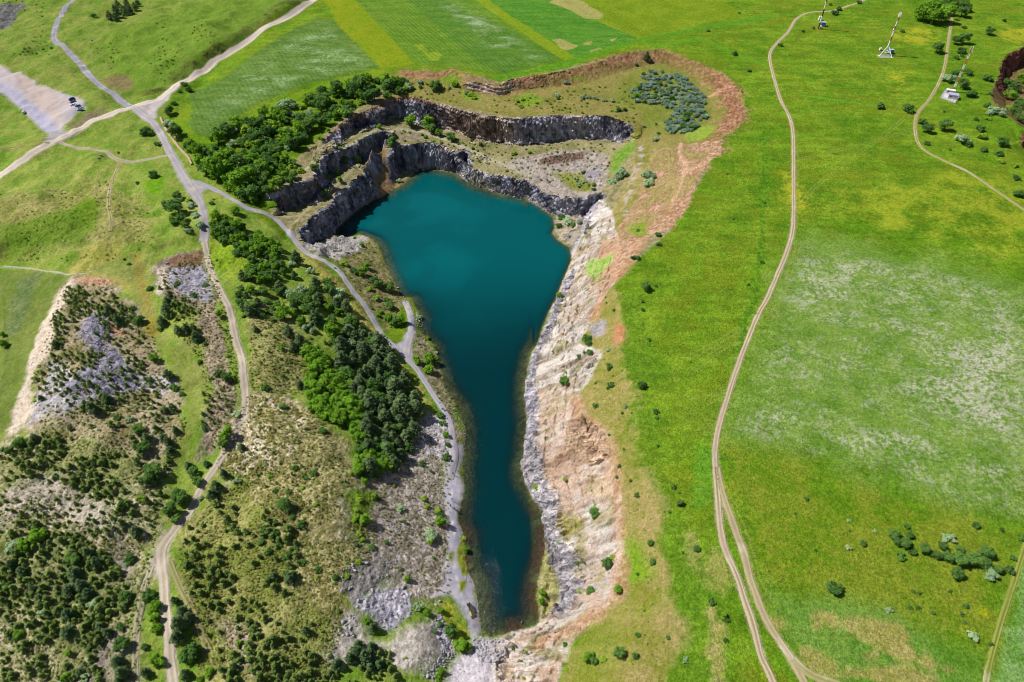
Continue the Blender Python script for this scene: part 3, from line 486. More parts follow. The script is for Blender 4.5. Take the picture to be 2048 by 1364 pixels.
ds = sdf(Ps, X[idx], Y[idx]); ws = sstep(-.5, 1.5, ds)
rl = fbm(X[idx] * .22 - Y[idx] * .1, Y[idx] + X[idx] * .35, 2.6, 4, 55)      # rills running down to the water
apply(idx, ws * sstep(.52, .66, rl) * .7, lin((164,144,122))[None])
apply(idx, ws * sstep(.62, .68, fbm(X[idx], Y[idx], 12, 3, 57)) * .55, lin((214,178,150))[None])
apply(idx, ws * sstep(.58, .66, fbm(X[idx], Y[idx], 7, 4, 58)) * .75, mixc((142,138,78), (186,176,128), con(fine[idx], 3)))
pk = ws * sstep(.5, .62, fbm(X[idx], Y[idx], 16, 4, 76)); apply(idx, pk * .45, mixc((204,170,144), (230,204,184), con(fine[idx], 3)))
sk = ws * sstep(.70, .76, fbm(X[idx], Y[idx], 1.5, 2, 59)) * sstep(.45, .6, fbm(X[idx], Y[idx], 14, 2, 60)); apply(idx, sk * .8, lin((104,104,60))[None])
line([(1291,476),(1262,515),(1238,553),(1206,590),(1198,606),(1186,640)], 3.4, (192,144,108), (214,172,138), 1.5, 2.6, .8)
line([(1156,795),(1166,832),(1208,867),(1222,915),(1236,992),(1242,1050),(1243,1108),(1240,1150),(1228,1195),(1191,1229),(1158,1246),(1110,1268),(1080,1290)], 3.6, (190,144,110), (220,182,152), 1.6, 3, .75)
zone(T(7, [(620,560),(680,590),(650,700),(610,670)]), (192,134,92), (206,150,110), 2.5, 1.2, 'fine', 2)
zone(T(7, [(460,590),(530,540),(570,560),(540,640),(480,650)]), (158,152,150), (184,176,172), 2.5, 1, 'fine', 2)
zone(T(7, [(450,210),(610,145),(600,205),(500,300),(460,285)]), (158,190,84), (180,204,116), 2.5, 1.2, 'fine', 2)
zone(T(7, [(700,0),(800,-40),(830,40),(760,60),(720,40)]), (134,158,50), (160,172,80), 2.5, 1.2, 'fine', 2)
zone(T(7, [(320,1160),(420,1120),(480,1150),(560,1230),(590,1364),(300,1400),(230,1400),(320,1260)]), (176,146,120), (228,200,170), 2.8, 1.5, 'streak', 3, a=.6, r=.6)
zone(T(11, [(120,0),(330,0),(420,100),(380,250),(330,340),(270,220),(200,60)]), (176,142,116), (222,190,164), 2.8, 2, 'streak', 3, op=.7)
zone(T(11, [(480,230),(600,60),(600,240),(520,260)]), (220,190,158), (232,208,180), 2.5, 1, 'fine', 2)
zone(T(11, [(300,370),(420,400),(410,560),(310,540)]), (150,150,70), (190,176,120), 2.5, 2, 'fine', 3, patchy=.6)
zone(T(11, [(390,680),(470,640),(600,700),(600,800),(420,830)]), (150,150,74), (190,172,122), 2.5, 2, 'fine', 3, patchy=.5)
zone([(1085,985),(1095,1010),(1108,1060),(1115,1110),(1125,1160),(1110,1210),(1085,1240),(1078,1220),(1074,1190),(1086,1120),(1094,1080),(1090,1040),(1078,1010)], (160,160,96), (196,188,136), 2.6, 1, 'fine', 2, tf=.9)
TOE = [(1146,548),(1120,592),(1104,634),(1086,682),(1068,716),(1060,760),(1058,810),(1060,860),(1058,905),(1066,935),(1086,985),(1104,1030),(1116,1090),(1126,1140),(1142,1185),(1128,1215)]
line(TOE, 5, (140,138,148), (196,192,198), 1.2, 1.6, a=.5, r=1.0, tf=1)
line([(1060,905),(1070,950),(1090,1000),(1106,1050),(1118,1100),(1130,1150),(1142,1185)], 6, (150,146,150), (206,200,204), 1.5, 3, a=.6, r=1.0, tf=1)
# crater at the right edge
zone([(2080,88),(2017,107),(1998,130),(1996,150),(1980,187),(1986,206),(2014,229),(2044,254),(2080,262)], (116,98,60), (150,128,80), 3, 1, 'fine', 1.5, a=.3)
idx = np.nonzero((X > 280) & (Y > 300) & (SL > .7) & (X < 530))[0]
apply(idx, sstep(.8, 1.2, SL[idx]), mixc((92,52,48), (170,112,96), con(fine[idx] * .5 + mid[idx] * .5, 3)), .4, 1.0, 1.0)
# lake bed and wet margin
idx = np.nonzero((Z < WATER + .9) & (X > LW[:, 0].min() - 4) & (X < LW[:, 0].max() + 4) & (Y > LW[:, 1].min() - 4) & (Y < LW[:, 1].max() + 4))[0]
di = sdf(LW, X[idx], Y[idx])
rb = np.clip(sstep(.5, .62, fbm(X[idx], Y[idx], 10, 3, 66)) * sstep(190, 120, Y[idx]) + sstep(6, 11, X[idx]) * sstep(185, 170, Y[idx]) * sstep(.42, .56, fbm(X[idx], Y[idx], 5, 3, 67)), 0, 1)
cb = mixc((96,84,50), (140,132,88), con(fine[idx] * .5 + mid[idx] * .5, 3)); cb = cb * (1 - rb[:, None]) + lin((124,88,66)) * rb[:, None]
apply(idx, sstep(-.8, .4, di), cb, .3, 0, 1)
dark = sstep(.3, -1.2, di) * sstep(-2.0, -.3, di) * sstep(WATER + 1.2, WATER + .4, Z[idx])
apply(idx, dark * .5, lin((120,108,78))[None])

# ---- tracks: world centrelines
def smooth(P, step=1.4):
    P = np.asarray(P, float); Q = np.vstack([2 * P[0] - P[1], P, 2 * P[-1] - P[-2]]); out = []
    for i in range(1, len(Q) - 2):
        n = max(2, int(np.linalg.norm(Q[i + 1] - Q[i]) / step)); t = np.linspace(0, 1, n, endpoint=False)[:, None]
        a, b, c, d = Q[i - 1], Q[i], Q[i + 1], Q[i + 2]
        out.append(.5 * (2 * b + (c - a) * t + (2 * a - 5 * b + 4 * c - d) * t * t + (3 * b - a - 3 * c + d) * t ** 3))
    out.append(P[-1:]); return np.vstack(out)
R7 = [(1745,-8),(1730,0),(1703,10),(1663,22),(1620,25),(1593,38),(1576,64),(1556,84),(1541,104),(1541,127),(1553,174),(1563,204),(1579,234),(1586,267),(1587,318),(1587,390),(1586,456),(1573,506),(1553,553),(1534,598),(1518,625),(1499,670),(1475,733),(1452,804),(1435,864),(1430,908),(1433,968),(1438,1025),(1443,1072),(1455,1109),(1475,1155),(1490,1202),(1504,1242),(1515,1286),(1523,1316),(1537,1343),(1552,1380)]
R8 = [(1434,935),(1438,958),(1448,995),(1469,1055),(1489,1109),(1502,1162),(1519,1209),(1536,1246),(1559,1282),(1586,1322),(1612,1372)]
R9 = [(1900,-6),(1901,8),(1904,33),(1897,80),(1889,134),(1877,167),(1857,201),(1837,224),(1830,247),(1834,281),(1850,301),(1887,321),(1937,344),(1987,378),(2021,401),(2060,428)]
R3 = [(152,-8),(147,0),(127,23),(112,53),(109,79),(134,100),(160,127),(187,160),(234,194),(267,214)]
ROADS = [ # name, px, width, colours (edge, rut, crown), grassy crown
 ('gravel_road', R1[:9], 4.6, (182,176,178), (196,190,194), 0.0), ('gravel_road', R1[8:], 3.1, (190,176,156), (212,200,182), 0.08), ('gravel_road', R2[:25], 2.9, (176,172,180), (192,188,200), 0.0),
 ('gravel_road', SPUR, 3.6, (180,176,184), (192,188,198), 0.0), ('dirt_road', R4, 5.4, (222,206,188), (238,226,214), 0.0),
 ('asphalt_road', R3, 4.5, (160,158,166), (172,170,186), 0.0), ('dirt_road', R7, 2.1, (192,172,142), (216,198,176), 0.45),
 ('dirt_road', R8, 2.4, (180,166,124), (196,182,150), 0.1), ('dirt_road', R9, 2.0, (178,168,110), (196,180,144), 0.5),
 ('farm_track', [(120,284),(157,297),(187,299),(211,302),(234,319),(264,324),(301,318),(336,311)], 2.6, (182,174,140), (192,184,166), .2),
 ('farm_track', [(241,326),(232,345),(221,371),(217,408),(222,440),(221,462)], 2.2, (172,162,112), (186,174,132), .6),
 ('farm_track', [(304,1132),(292,1160),(284,1185),(276,1236),(272,1286),(270,1380)], 2.2, (172,164,132), (190,182,160), .35),
 ('farm_track', [(340,1122),(352,1152),(364,1180),(384,1219),(404,1269),(418,1300)], 2.0, (160,156,102), (176,168,126), .5),
 ('farm_track', [(2060,1075),(2048,1100),(2021,1185),(1997,1259),(1976,1340),(1970,1380)], 1.7, (140,156,60), (166,170,92), .8),
 ('farm_track', [(1586,1318),(1613,1343),(1640,1357),(1690,1375)], 2.4, (172,166,110), (186,174,128), .4),
 ('footpath', [(512,421),(559,434),(602,430),(639,399),(660,380),(709,337)], 2.0, (168,158,120), (188,178,146), .1),
 ('footpath', [(8,533),(60,537),(100,543),(140,549),(160,548),(184,543)], .8, (190,188,160), (208,204,184), 0),
 ('farm_track', [(-20,294),(50,294),(100,286)], 2.4, (160,156,90), (172,164,104), .5),
]
RW = []
for name, pts, wd, ce, cr, grass in ROADS:
    P = smooth(hits([p[:2] for p in pts])); RW.append(P)
    line(None, wd + .2, ce, ce, .6, .7, .5, world=P[::3])
    line(None, wd - .5, ce, cr, .5, .4, 1, a=0.0, r=0, tf=.25, world=P[::3])
zone([(345,300),(365,330),(372,355),(420,372),(400,395),(392,400),(372,380),(352,350),(350,325)], (184,176,182), (198,190,194), 2.5, 1.5, 'fine', 1.5, a=0, tf=.2)
zone([(285,205),(300,200),(330,190),(350,182),(318,215),(312,235),(300,245),(270,222)], (190,182,184), (206,196,194), 2.5, 1.5, 'fine', 1.5, a=0, tf=.2)
zone([(792,688),(806,682),(814,665),(826,660),(824,700),(826,725),(808,712)], (182,178,188), (196,190,200), 2.5, 1, 'fine', 1.2, a=0, tf=.2)
zone([(312,1090),(330,1065),(345,1062),(340,1100),(338,1140),(333,1170),(324,1160),(306,1140),(300,1125)], (180,166,150), (204,192,180), 2.5, 1.2, 'fine', 1.5, a=0, tf=.2)
zone([(100,262),(122,262),(150,262),(120,284),(95,288)], (178,172,180), (194,186,188), 2.5, 1.5, 'fine', 1.5, a=0, tf=.2)
for P in (T(11, [(1255,170),(1245,160),(1250,0)]), ):
    pass
for pts in (T(4, [(190,960),(400,910),(640,850),(870,780)]), T(4, [(210,1230),(280,1130),(480,970),(680,830),(850,690)]), T(7, [(1480,520),(1200,690),(1000,790),(960,850),(970,920)]), T(7, [(1380,640),(1200,740),(1060,860)]), T(4, [(175,1364),(180,1000),(175,780)]), T(7, [(1530,440),(1460,540),(1400,650)]), T(8, [(170,100),(120,250),(60,420),(0,540)]), T(11, [(1230,180),(1300,300),(1400,560),(1450,760),(1532,900)]), T(11, [(640,950),(780,960),(900,900),(970,830)]), T(12, [(0,1000),(120,1060),(350,1110),(540,1090),(650,1160),(850,1250),(1000,1320)]), T(11, [(1370,1130),(1390,1364)])):
    line(pts, .6, (150,164,66), (164,174,88), .4, .5, .45)
    P2 = hits(pts); dv = np.gradient(P2, axis=0); nn = np.stack([-dv[:, 1], dv[:, 0]], 1) / np.linalg.norm(dv, axis=1)[:, None] * 1.9
    line(None, .6, (150,164,66), (164,174,88), .4, .5, .45, world=P2 + nn)
line([(1526,265),(1530,340),(1526,420),(1520,520),(1508,590),(1478,700)], 3, (70,128,20), (110,160,34), 1.5, 2, .7, a=.3)
line([(1262,600),(1278,700),(1282,800),(1300,900),(1330,1000),(1370,1100),(1375,1220),(1395,1364)], 9, (92,138,30), (118,158,44), 3, 5, .5, a=.25)
line([(1420,930),(1400,1000),(1410,900)], 4, (96,160,36), (120,176,50), 2, 3, .7)
line(T(4, [(110,570),(250,575),(480,610),(660,640)]), 2.5, (96,160,30), (120,180,50), 1, 1.2, .8)

grain = fbm(X, Y, .75, 2, 501, .8); col *= (1 + (grain - .5) * .62 * np.clip(tuft, 0, 1) * (1 - rock))[:, None].astype(np.float32)
out = (Y > rows[-1] + .1) | (Y < rows[0] - .1) | (np.abs(X) > np.repeat(half, NC) * 1.001)
col[out] = lin((112,146,34)); amp[out] = 0; rock[out] = 0; tuft[out] = 1.3
# ------------------------------------------------------------------ relief detail
def cell(x, y, s, seed):                                  # blocky cell heights (nearest feature point)
    x = x / s; y = y / s; ix, iy = np.floor(x).astype(np.int64), np.floor(y).astype(np.int64)
    best = np.full(x.shape, 9.0); v = np.zeros(x.shape)
    for dx in (-1, 0, 1):
        for dy in (-1, 0, 1):
            cx, cy = ix + dx, iy + dy; qx = cx + _hash(cx, cy, seed); qy = cy + _hash(cx, cy, seed + 1)
            d = (x - qx) ** 2 + (y - qy) ** 2; m = d < best; best = np.where(m, d, best); v = np.where(m, _hash(cx, cy, seed + 2), v)
    return v * np.clip(1 - best * 1.1, 0, 1)
Z0 = Z.copy()
Z += amp * (fbm(X, Y, 1.1, 3, 101) - .5) * 2.4 + amp * (mid - .5) * 2.5
m = np.nonzero((rock > .15) & (SL < .9))[0]
Z[m] += rock[m] * amp[m] * 2.0 * cell(X[m], Y[m], 1.5, 7)
hum = np.nonzero(amp > .1)[0]
Z[hum] += amp[hum] * 1.5 * (fbm(X[hum], Y[hum], 3.2, 2, 133) - .5)
# crags: push steep faces in and out along their normal, ribs and ledges
ST = sstep(.75, 1.4, SLW) * np.clip(inqg + (X > 280) + (rock > .35) * (X > -5) * (X < 60) * (Y < 330), 0, 1) * sstep(WATER - .5, WATER + 2, Z0)
RP = hits([(764,274),(750,300),(732,318),(726,335),(740,352),(752,372),(752,388),(770,394),(806,372),(810,360),(788,338),(776,316),(772,290)]); ST = ST * (1 - sstep(-3, 2, sdf(RP, X, Y))); ST = ST * np.where((Z0 > -5.2) & (Y > 300) & (X < 280), .4, 1.0) * np.where(X > 280, .45, np.where((X > -5) & (Y < 330), .7, 1.0))
# east bank rills
idx = np.nonzero((X > -5) & (X < 95) & (Y > 60) & (Y < 330))[0]
ws = sstep(-.5, 2.5, sdf(Ps, X[idx], Y[idx]))
gul = fbm(X[idx] * .30 - Y[idx] * .12, Y[idx] + X[idx] * .3, 6.5, 4, 74, .6); Z[idx] -= ws * 6.0 * np.clip(.5 - np.abs(gul - .5) * 5, 0, 1) * sstep(.35, .6, fbm(X[idx], Y[idx], 25, 2, 75))
lt = ((Z0[idx] + 4 * (fbm(X[idx], Y[idx], 14, 3, 78) - .5)) / 3.4) % 1.0; Z[idx] += ws * 1.1 * (np.where(lt < .75, lt / .75, (1 - lt) / .25) - .5) * sstep(.4, .55, fbm(X[idx], Y[idx], 11, 3, 79))
Z[idx] += ws * (fbm(X[idx], Y[idx], 2.2, 3, 80, .65) - .5) * 1.6
Z[idx] -= ws * 1.9 * np.clip(np.abs(fbm(X[idx] * .22 - Y[idx] * .1, Y[idx] + X[idx] * .35, 3.2, 3, 55) - .5) * 4, 0, 1) - ws * .9
Z[idx] += ws * (cell(X[idx] * .7, Y[idx], 4.5, 71) - .3) * 1.2 * sstep(.45, .6, fbm(X[idx], Y[idx], 18, 2, 73))
wet = (Z0 < WATER); Z = np.where(wet, np.minimum(Z, WATER - .06), Z)

# ------------------------------------------------------------------ material helpers
def mat(name): 
    m = bpy.data.materials.new(name); m.use_nodes = True; nt = m.node_tree
    return m, nt, nt.nodes["Principled BSDF"]
def setv(b, **k):
    for n, v in k.items():
        n = n.replace('_', ' ')
        if n in b.inputs: b.inputs[n].default_value = v
def paint(name, c, rough=.5, metal=0.0, spec=.5, var=.12, scale=6):
    m, nt, b = mat(name); n, l = nt.nodes, nt.links
    tc = n.new("ShaderNodeTexCoord"); no = n.new("ShaderNodeTexNoise"); no.inputs["Scale"].default_value = scale; no.inputs["Detail"].default_value = 4
    l.new(tc.outputs["Object"], no.inputs["Vector"])
    mr = n.new("ShaderNodeMapRange"); mr.inputs[3].default_value = 1 - var; mr.inputs[4].default_value = 1 + var; l.new(no.outputs["Fac"], mr.inputs[0])
    mx = n.new("ShaderNodeVectorMath"); mx.operation = 'SCALE'; mx.inputs[0].default_value = c[:3]; l.new(mr.outputs[0], mx.inputs["Scale"])
    l.new(mx.outputs[0], b.inputs["Base Color"]); setv(b, Roughness=rough, Metallic=metal); b.inputs["Specular IOR Level"].default_value = spec
    return m
def ground_mat(name, rockbump=True):
    m, nt, b = mat(name); n, l = nt.nodes, nt.links
    at = n.new("ShaderNodeAttribute"); at.attribute_name = "tint"; tf = n.new("ShaderNodeAttribute"); tf.attribute_name = "tuft"
    geo = n.new("ShaderNodeNewGeometry")
    n1 = n.new("ShaderNodeTexNoise"); n1.inputs["Scale"].default_value = 1.3; n1.inputs["Detail"].default_value = 5; n1.inputs["Roughness"].default_value = .65
    n2 = n.new("ShaderNodeTexNoise"); n2.inputs["Scale"].default_value = 3.2; n2.inputs["Detail"].default_value = 3
    for q in (n1, n2): l.new(geo.outputs["Position"], q.inputs["Vector"])
    ad = n.new("ShaderNodeMath"); ad.operation = 'ADD'; l.new(n1.outputs["Fac"], ad.inputs[0]); l.new(n2.outputs["Fac"], ad.inputs[1])
    mr = n.new("ShaderNodeMapRange"); mr.inputs[1].default_value = .7; mr.inputs[2].default_value = 1.3; mr.inputs[3].default_value = -.5; mr.inputs[4].default_value = .5
    mr.clamp = False; l.new(ad.outputs[0], mr.inputs[0])
    ml = n.new("ShaderNodeMath"); ml.operation = 'MULTIPLY_ADD'; l.new(mr.outputs[0], ml.inputs[0]); l.new(tf.outputs["Fac"], ml.inputs[1]); ml.inputs[2].default_value = 1.0
    sc = n.new("ShaderNodeVectorMath"); sc.operation = 'SCALE'; l.new(at.outputs["Color"], sc.inputs[0]); l.new(ml.outputs[0], sc.inputs["Scale"])
    l.new(sc.outputs[0], b.inputs["Base Color"]); setv(b, Roughness=.95); b.inputs["Specular IOR Level"].default_value = .08
    bp = n.new("ShaderNodeBump"); bp.inputs["Distance"].default_value = .9
    st = n.new("ShaderNodeMath"); st.operation = 'MULTIPLY'; st.inputs[1].default_value = .75; l.new(tf.outputs["Fac"], st.inputs[0]); l.new(st.outputs[0], bp.inputs["Strength"])
    l.new(n1.outputs["Fac"], bp.inputs["Height"]); l.new(bp.outputs[0], b.inputs["Normal"])
    return m
M_GROUND = ground_mat("ground")
def mesh_np(name, V, F4, mats, attrs=None, smooth=False, midx=None):
    V = np.ascontiguousarray(V, np.float32); F4 = np.ascontiguousarray(F4, np.int32); k = F4.shape[1]
    me = bpy.data.meshes.new(name); me.vertices.add(len(V)); me.vertices.foreach_set("co", V.ravel())
    me.loops.add(F4.size); me.loops.foreach_set("vertex_index", F4.ravel())
    me.polygons.add(len(F4)); me.polygons.foreach_set("loop_start", np.arange(0, F4.size, k, dtype=np.int32))
    try: me.polygons.foreach_set("loop_total", np.full(len(F4), k, np.int32))
    except Exception: pass
    me.polygons.foreach_set("use_smooth", np.full(len(F4), smooth) if np.isscalar(smooth) else smooth)
    if midx is not None: me.polygons.foreach_set("material_index", np.asarray(midx, np.int32))
    for mm in (mats if isinstance(mats, (list, tuple)) else [mats]): me.materials.append(mm)
    for an, (typ, dat) in (attrs or {}).items():
        dom = 'POINT' if len(dat) == len(V) else 'FACE'
        at = me.attributes.new(an, typ, dom)
        at.data.foreach_set("color" if 'COLOR' in typ else "value", np.ascontiguousarray(dat, np.float32).ravel())
    me.update(calc_edges=True); me.validate(); return me
def link(name, me, parent=None):
    o = bpy.data.objects.new(name, me); COL.objects.link(o)
    if parent: o.parent = parent
    return o
def structure(o): o["kind"] = "structure"; return o
def grid_faces(nr, nc, keep=None):
    i = np.arange(nr * nc).reshape(nr, nc)
    f = np.stack([i[:-1, :-1], i[:-1, 1:], i[1:, 1:], i[1:, :-1]], -1).reshape(-1, 4)
    return f if keep is None else f[keep]
c4 = np.concatenate([np.clip(col, 0.004, .8), np.ones((N, 1), np.float32)], 1)
allf = grid_faces(NR, NC); isc = (ST[allf] > .02).any(1); CF = allf[isc]; K = 4
uu, vv = np.meshgrid(np.linspace(0, 1, K + 1), np.linspace(0, 1, K + 1)); uu, vv = uu.ravel(), vv.ravel()
Wb = np.stack([(1 - uu) * (1 - vv), uu * (1 - vv), uu * vv, (1 - uu) * vv], 1)           # weights of the four corners
def up(a): return np.einsum('kc,qc...->qk...', Wb, a[CF]).reshape((-1,) + a.shape[1:])
cx, cy, cz, cst = up(X), up(Y), up(Z), up(ST); ccol = up(c4); ctf = up(tuft); chx, chy = up(nxv), up(nyv)
nl = np.sqrt(chx ** 2 + chy ** 2) + 1e-6; chx /= nl; chy /= nl
def f3(sc, oct_, seed, g=.5):                             # two opposed diagonals stand in for solid noise
    return .5 * (fbm(cx + cz * .8, cy - cz * .7, sc, oct_, seed, g) + fbm(cx - cz * .7, cy + cz * .8, sc, oct_, seed + 5, g)) - .5
zt = cz + .09 * cx + 3.5 * f3(14, 2, 300)
lay = (zt / 2.3) % 1.0; lay = np.where(lay < .7, lay / .7, (1 - lay) / .3) - .5
up_ = sstep(34, 10, np.abs(cx + 24)) * sstep(-25, -21, cz) * (cy > 400)
blk = cell(cx + cz * .9, cy - cz * .8, 3.1, 310) - .25; blk2 = cell(cx - cz * .8, cy + cz * .9, 1.4, 320) - .25
push = cst * (f3(17, 2, 330) * 8 + f3(6, 3, 340, .6) * 5.5 + blk * 2.0 + blk2 * 1.0 + lay * (.5 + 1.5 * up_) + f3(1.3, 2, 350) * 1.6)
cxx = cx + chx * push; cyy = cy + chy * push; czz = cz + cst * (f3(5, 3, 360) * 2.0 + blk * .6)
crk = sstep(.10, .0, np.abs(f3(4.5, 3, 370, .6))) * cst    # joints in the rock
ccol = ccol.copy(); ccol[:, :3] *= ((1 + .32 * cst) * (1 + cst * np.clip(f3(2.6, 4, 380, .6) * 3.0, -.45, .6) - .3 * crk))[:, None]
ccol = np.clip(ccol, .004, .8)
i0 = np.arange((K + 1) ** 2).reshape(K + 1, K + 1); q0 = np.stack([i0[:-1, :-1], i0[:-1, 1:], i0[1:, 1:], i0[1:, :-1]], -1).reshape(-1, 4)
cfaces = (q0[None] + (np.arange(len(CF)) * (K + 1) ** 2)[:, None, None]).reshape(-1, 4) + N
structure(link("ground", mesh_np("ground", np.concatenate([np.stack([X, Y, Z], 1), np.stack([cxx, cyy, czz], 1)]), np.concatenate([allf[~isc], cfaces]), M_GROUND, {"tint": ('FLOAT_COLOR', np.concatenate([c4, ccol])), "tuft": ('FLOAT', np.concatenate([tuft, ctf]))}, smooth=np.concatenate([(~(rock[allf[~isc][:, 0]] > .4)), np.zeros(len(cfaces), bool)]))))

# ------------------------------------------------------------------ tracks as sheets
for (name, pts, wd, ce, cr, grass), P in zip(ROADS, RW):
    d = np.gradient(P, axis=0); d /= np.linalg.norm(d, axis=1)[:, None] + 1e-9; nrm = np.stack([-d[:, 1], d[:, 0]], 1)
    cross = np.linspace(-.5, .5, 11); V = []; Cc = []
    sarc = np.arange(len(P)) * 1.4
    wob = .75 * min(1, 2.6 / wd) ** 1.3
    wl = wd * (1 + wob * (fbm(sarc, sarc * 0 + len(P), 6, 4, 5, .7) - .5)); wr = wd * (1 + wob * (fbm(sarc, sarc * 0 + 50 + len(P), 6, 4, 6, .7) - .5)); wear = fbm(sarc, sarc * 0 + 90, 14, 3, 15)
    for q in cross:
        w = np.where(q < 0, wl, wr) * q
        x = P[:, 0] + nrm[:, 0] * w; y = P[:, 1] + nrm[:, 1] * w
        V.append(np.stack([x, y, ground(x, y) + .13 - .2 * (abs(q) > .46)], 1))
        rut = math.exp(-((abs(q) - .26) / .11) ** 2); cen = math.exp(-(q / .12) ** 2)
        nz = fbm(x, y, 2.2, 3, 9); pale = sstep(.62, .72, fbm(x, y, 5, 3, 19))[:, None]
        cc = lin(ce) * (1 - rut) + lin(cr) * rut; cc = cc[None] * (.86 + .28 * nz[:, None])
        cc = cc * (1 - .45 * pale) + lin((224,212,192)) * .45 * pale
        g = np.clip(grass * cen * (1.1 * nz + .45) * sstep(.3, .6, wear) * 1.5 + (abs(q) > .36) * sstep(.5, .7, nz) * .5, 0, 1)[:, None]; cc = cc * (.82 + .36 * wear[:, None]); cc = cc * (1 - g) + lin((118,132,44)) * g
        Cc.append(cc)
    V = np.stack(V, 1).reshape(-1, 3); Cc = np.stack(Cc, 1).reshape(-1, 3)
    me = mesh_np(name, V, grid_faces(len(P), 11), M_GROUND, {"tint": ('FLOAT_COLOR', np.concatenate([Cc, np.ones((len(Cc), 1))], 1)), "tuft": ('FLOAT', np.full(len(V), .25))}, smooth=True)
    structure(link(name, me))

# ------------------------------------------------------------------ water
def water_mat():
    m, nt, b = mat("lake_water"); n, l = nt.nodes, nt.links; out = n["Material Output"]
    at = n.new("ShaderNodeAttribute"); at.attribute_name = "depth"; ri = n.new("ShaderNodeAttribute"); ri.attribute_name = "ripple"; ct = n.new("ShaderNodeAttribute"); ct.attribute_name = "tint"
    ex = n.new("ShaderNodeMath"); ex.operation = 'MULTIPLY'; ex.inputs[1].default_value = -.55; l.new(at.outputs["Fac"], ex.inputs[0])
    e2 = n.new("ShaderNodeMath"); e2.operation = 'EXPONENT'; l.new(ex.outputs[0], e2.inputs[0])
    tr = n.new("ShaderNodeBsdfTransparent"); tr.inputs[0].default_value = (.78, .9, .84, 1)
    df = n.new("ShaderNodeBsdfDiffuse"); l.new(ct.outputs["Color"], df.inputs[0])
    mx = n.new("ShaderNodeMixShader"); l.new(e2.outputs[0], mx.inputs[0]); l.new(df.outputs[0], mx.inputs[1]); l.new(tr.outputs[0], mx.inputs[2])
    gl = n.new("ShaderNodeBsdfGlossy"); gl.inputs["Roughness"].default_value = .07
    geo = n.new("ShaderNodeNewGeometry")
    no = n.new("ShaderNodeTexNoise"); no.inputs["Scale"].default_value = 1.1; no.inputs["Detail"].default_value = 1.5; l.new(geo.outputs["Position"], no.inputs["Vector"])
    bp = n.new("ShaderNodeBump"); bp.inputs["Distance"].default_value = .62; l.new(ri.outputs["Fac"], bp.inputs["Strength"]); l.new(no.outputs["Fac"], bp.inputs["Height"])
    l.new(bp.outputs[0], gl.inputs["Normal"])
    fr = n.new("ShaderNodeFresnel"); fr.inputs[0].default_value = 1.33; l.new(bp.outputs[0], fr.inputs["Normal"])
    m2 = n.new("ShaderNodeMixShader"); l.new(fr.outputs[0], m2.inputs[0]); l.new(mx.outputs[0], m2.inputs[1]); l.new(gl.outputs[0], m2.inputs[2])
    l.new(m2.outputs[0], out.inputs["Surface"]); return m
wx = np.arange(LW[:, 0].min() - 4, LW[:, 0].max() + 4, .8); wy = np.arange(LW[:, 1].min() - 4, LW[:, 1].max() + 4, .8)
WX, WY = np.meshgrid(wx, wy); wd_ = sdf(LW, WX.ravel(), WY.ravel()); WX = WX.ravel(); WY = WY.ravel()
F = grid_faces(len(wy), len(wx)); F = F[(wd_[F] > -1.6).any(1)]
dep = np.clip(WATER - ground(WX, WY), 0, 20) * sstep(-.2, .6, wd_)
rip = .10 + .90 * sstep(150, 118, WY + (fbm(WX, WY, 9, 3, 8) - .5) * 22) * sstep(4, -9, WX + (fbm(WX, WY, 7, 3, 9) - .5) * 9)
wc1, wc2 = lin((0, 94, 98)), lin((0, 52, 58)); wt = sstep(215, 325, WY + 22 * (fbm(WX, WY, 40, 2, 3) - .5))  # teal paler northward: sediment plus sky reflection painted into the tint
wc = wc2[None] * (1 - wt[:, None]) + wc1[None] * wt[:, None]
wlt = sstep(.5, .75, fbm(WX, WY, 30, 3, 4)) * wt; wc = wc * (1 + .25 * wlt[:, None])
structure(link("water", mesh_np("water", np.stack([WX, WY, np.full(WX.shape, WATER)], 1), F, water_mat(), {"depth": ('FLOAT', dep), "ripple": ('FLOAT', rip), "tint": ('FLOAT_COLOR', np.concatenate([wc, np.ones((len(wc), 1))], 1))}, smooth=True)))

# ------------------------------------------------------------------ plants: materials and crowns
def leaf_mat(name, c1, c2, trans=.22):
    m = bpy.data.materials.new(name); m.use_nodes = True; nt = m.node_tree; n, l = nt.nodes, nt.links
    n.remove(n["Principled BSDF"]); out = n["Material Output"]
    oi = n.new("ShaderNodeObjectInfo"); at = n.new("ShaderNodeAttribute"); at.attribute_name = "leaf"
    ad = n.new("ShaderNodeMath"); ad.operation = 'MULTIPLY_ADD'; l.new(oi.outputs["Random"], ad.inputs[0]); ad.inputs[1].default_value = .55
    m3 = n.new("ShaderNodeMath"); m3.operation = 'MULTIPLY'; m3.inputs[1].default_value = .45; l.new(at.outputs["Fac"], m3.inputs[0]); l.new(m3.outputs[0], ad.inputs[2])
    mx = n.new("ShaderNodeMix"); mx.data_type = 'RGBA'; l.new(ad.outputs[0], mx.inputs[0])
    mx.inputs[6].default_value = (*(lin(c1) * 2.5), 1); mx.inputs[7].default_value = (*(lin(c2) * 2.5), 1)
    df = n.new("ShaderNodeBsdfDiffuse"); tr = n.new("ShaderNodeBsdfTranslucent"); ms = n.new("ShaderNodeMixShader"); ms.inputs[0].default_value = trans
    l.new(mx.outputs[2], df.inputs[0]); l.new(mx.outputs[2], tr.inputs[0]); l.new(df.outputs[0], ms.inputs[1]); l.new(tr.outputs[0], ms.inputs[2])
    l.new(ms.outputs[0], out.inputs["Surface"]); return m
M_BARK = paint("bark", (.09, .07, .05), .9, scale=20, var=.3)
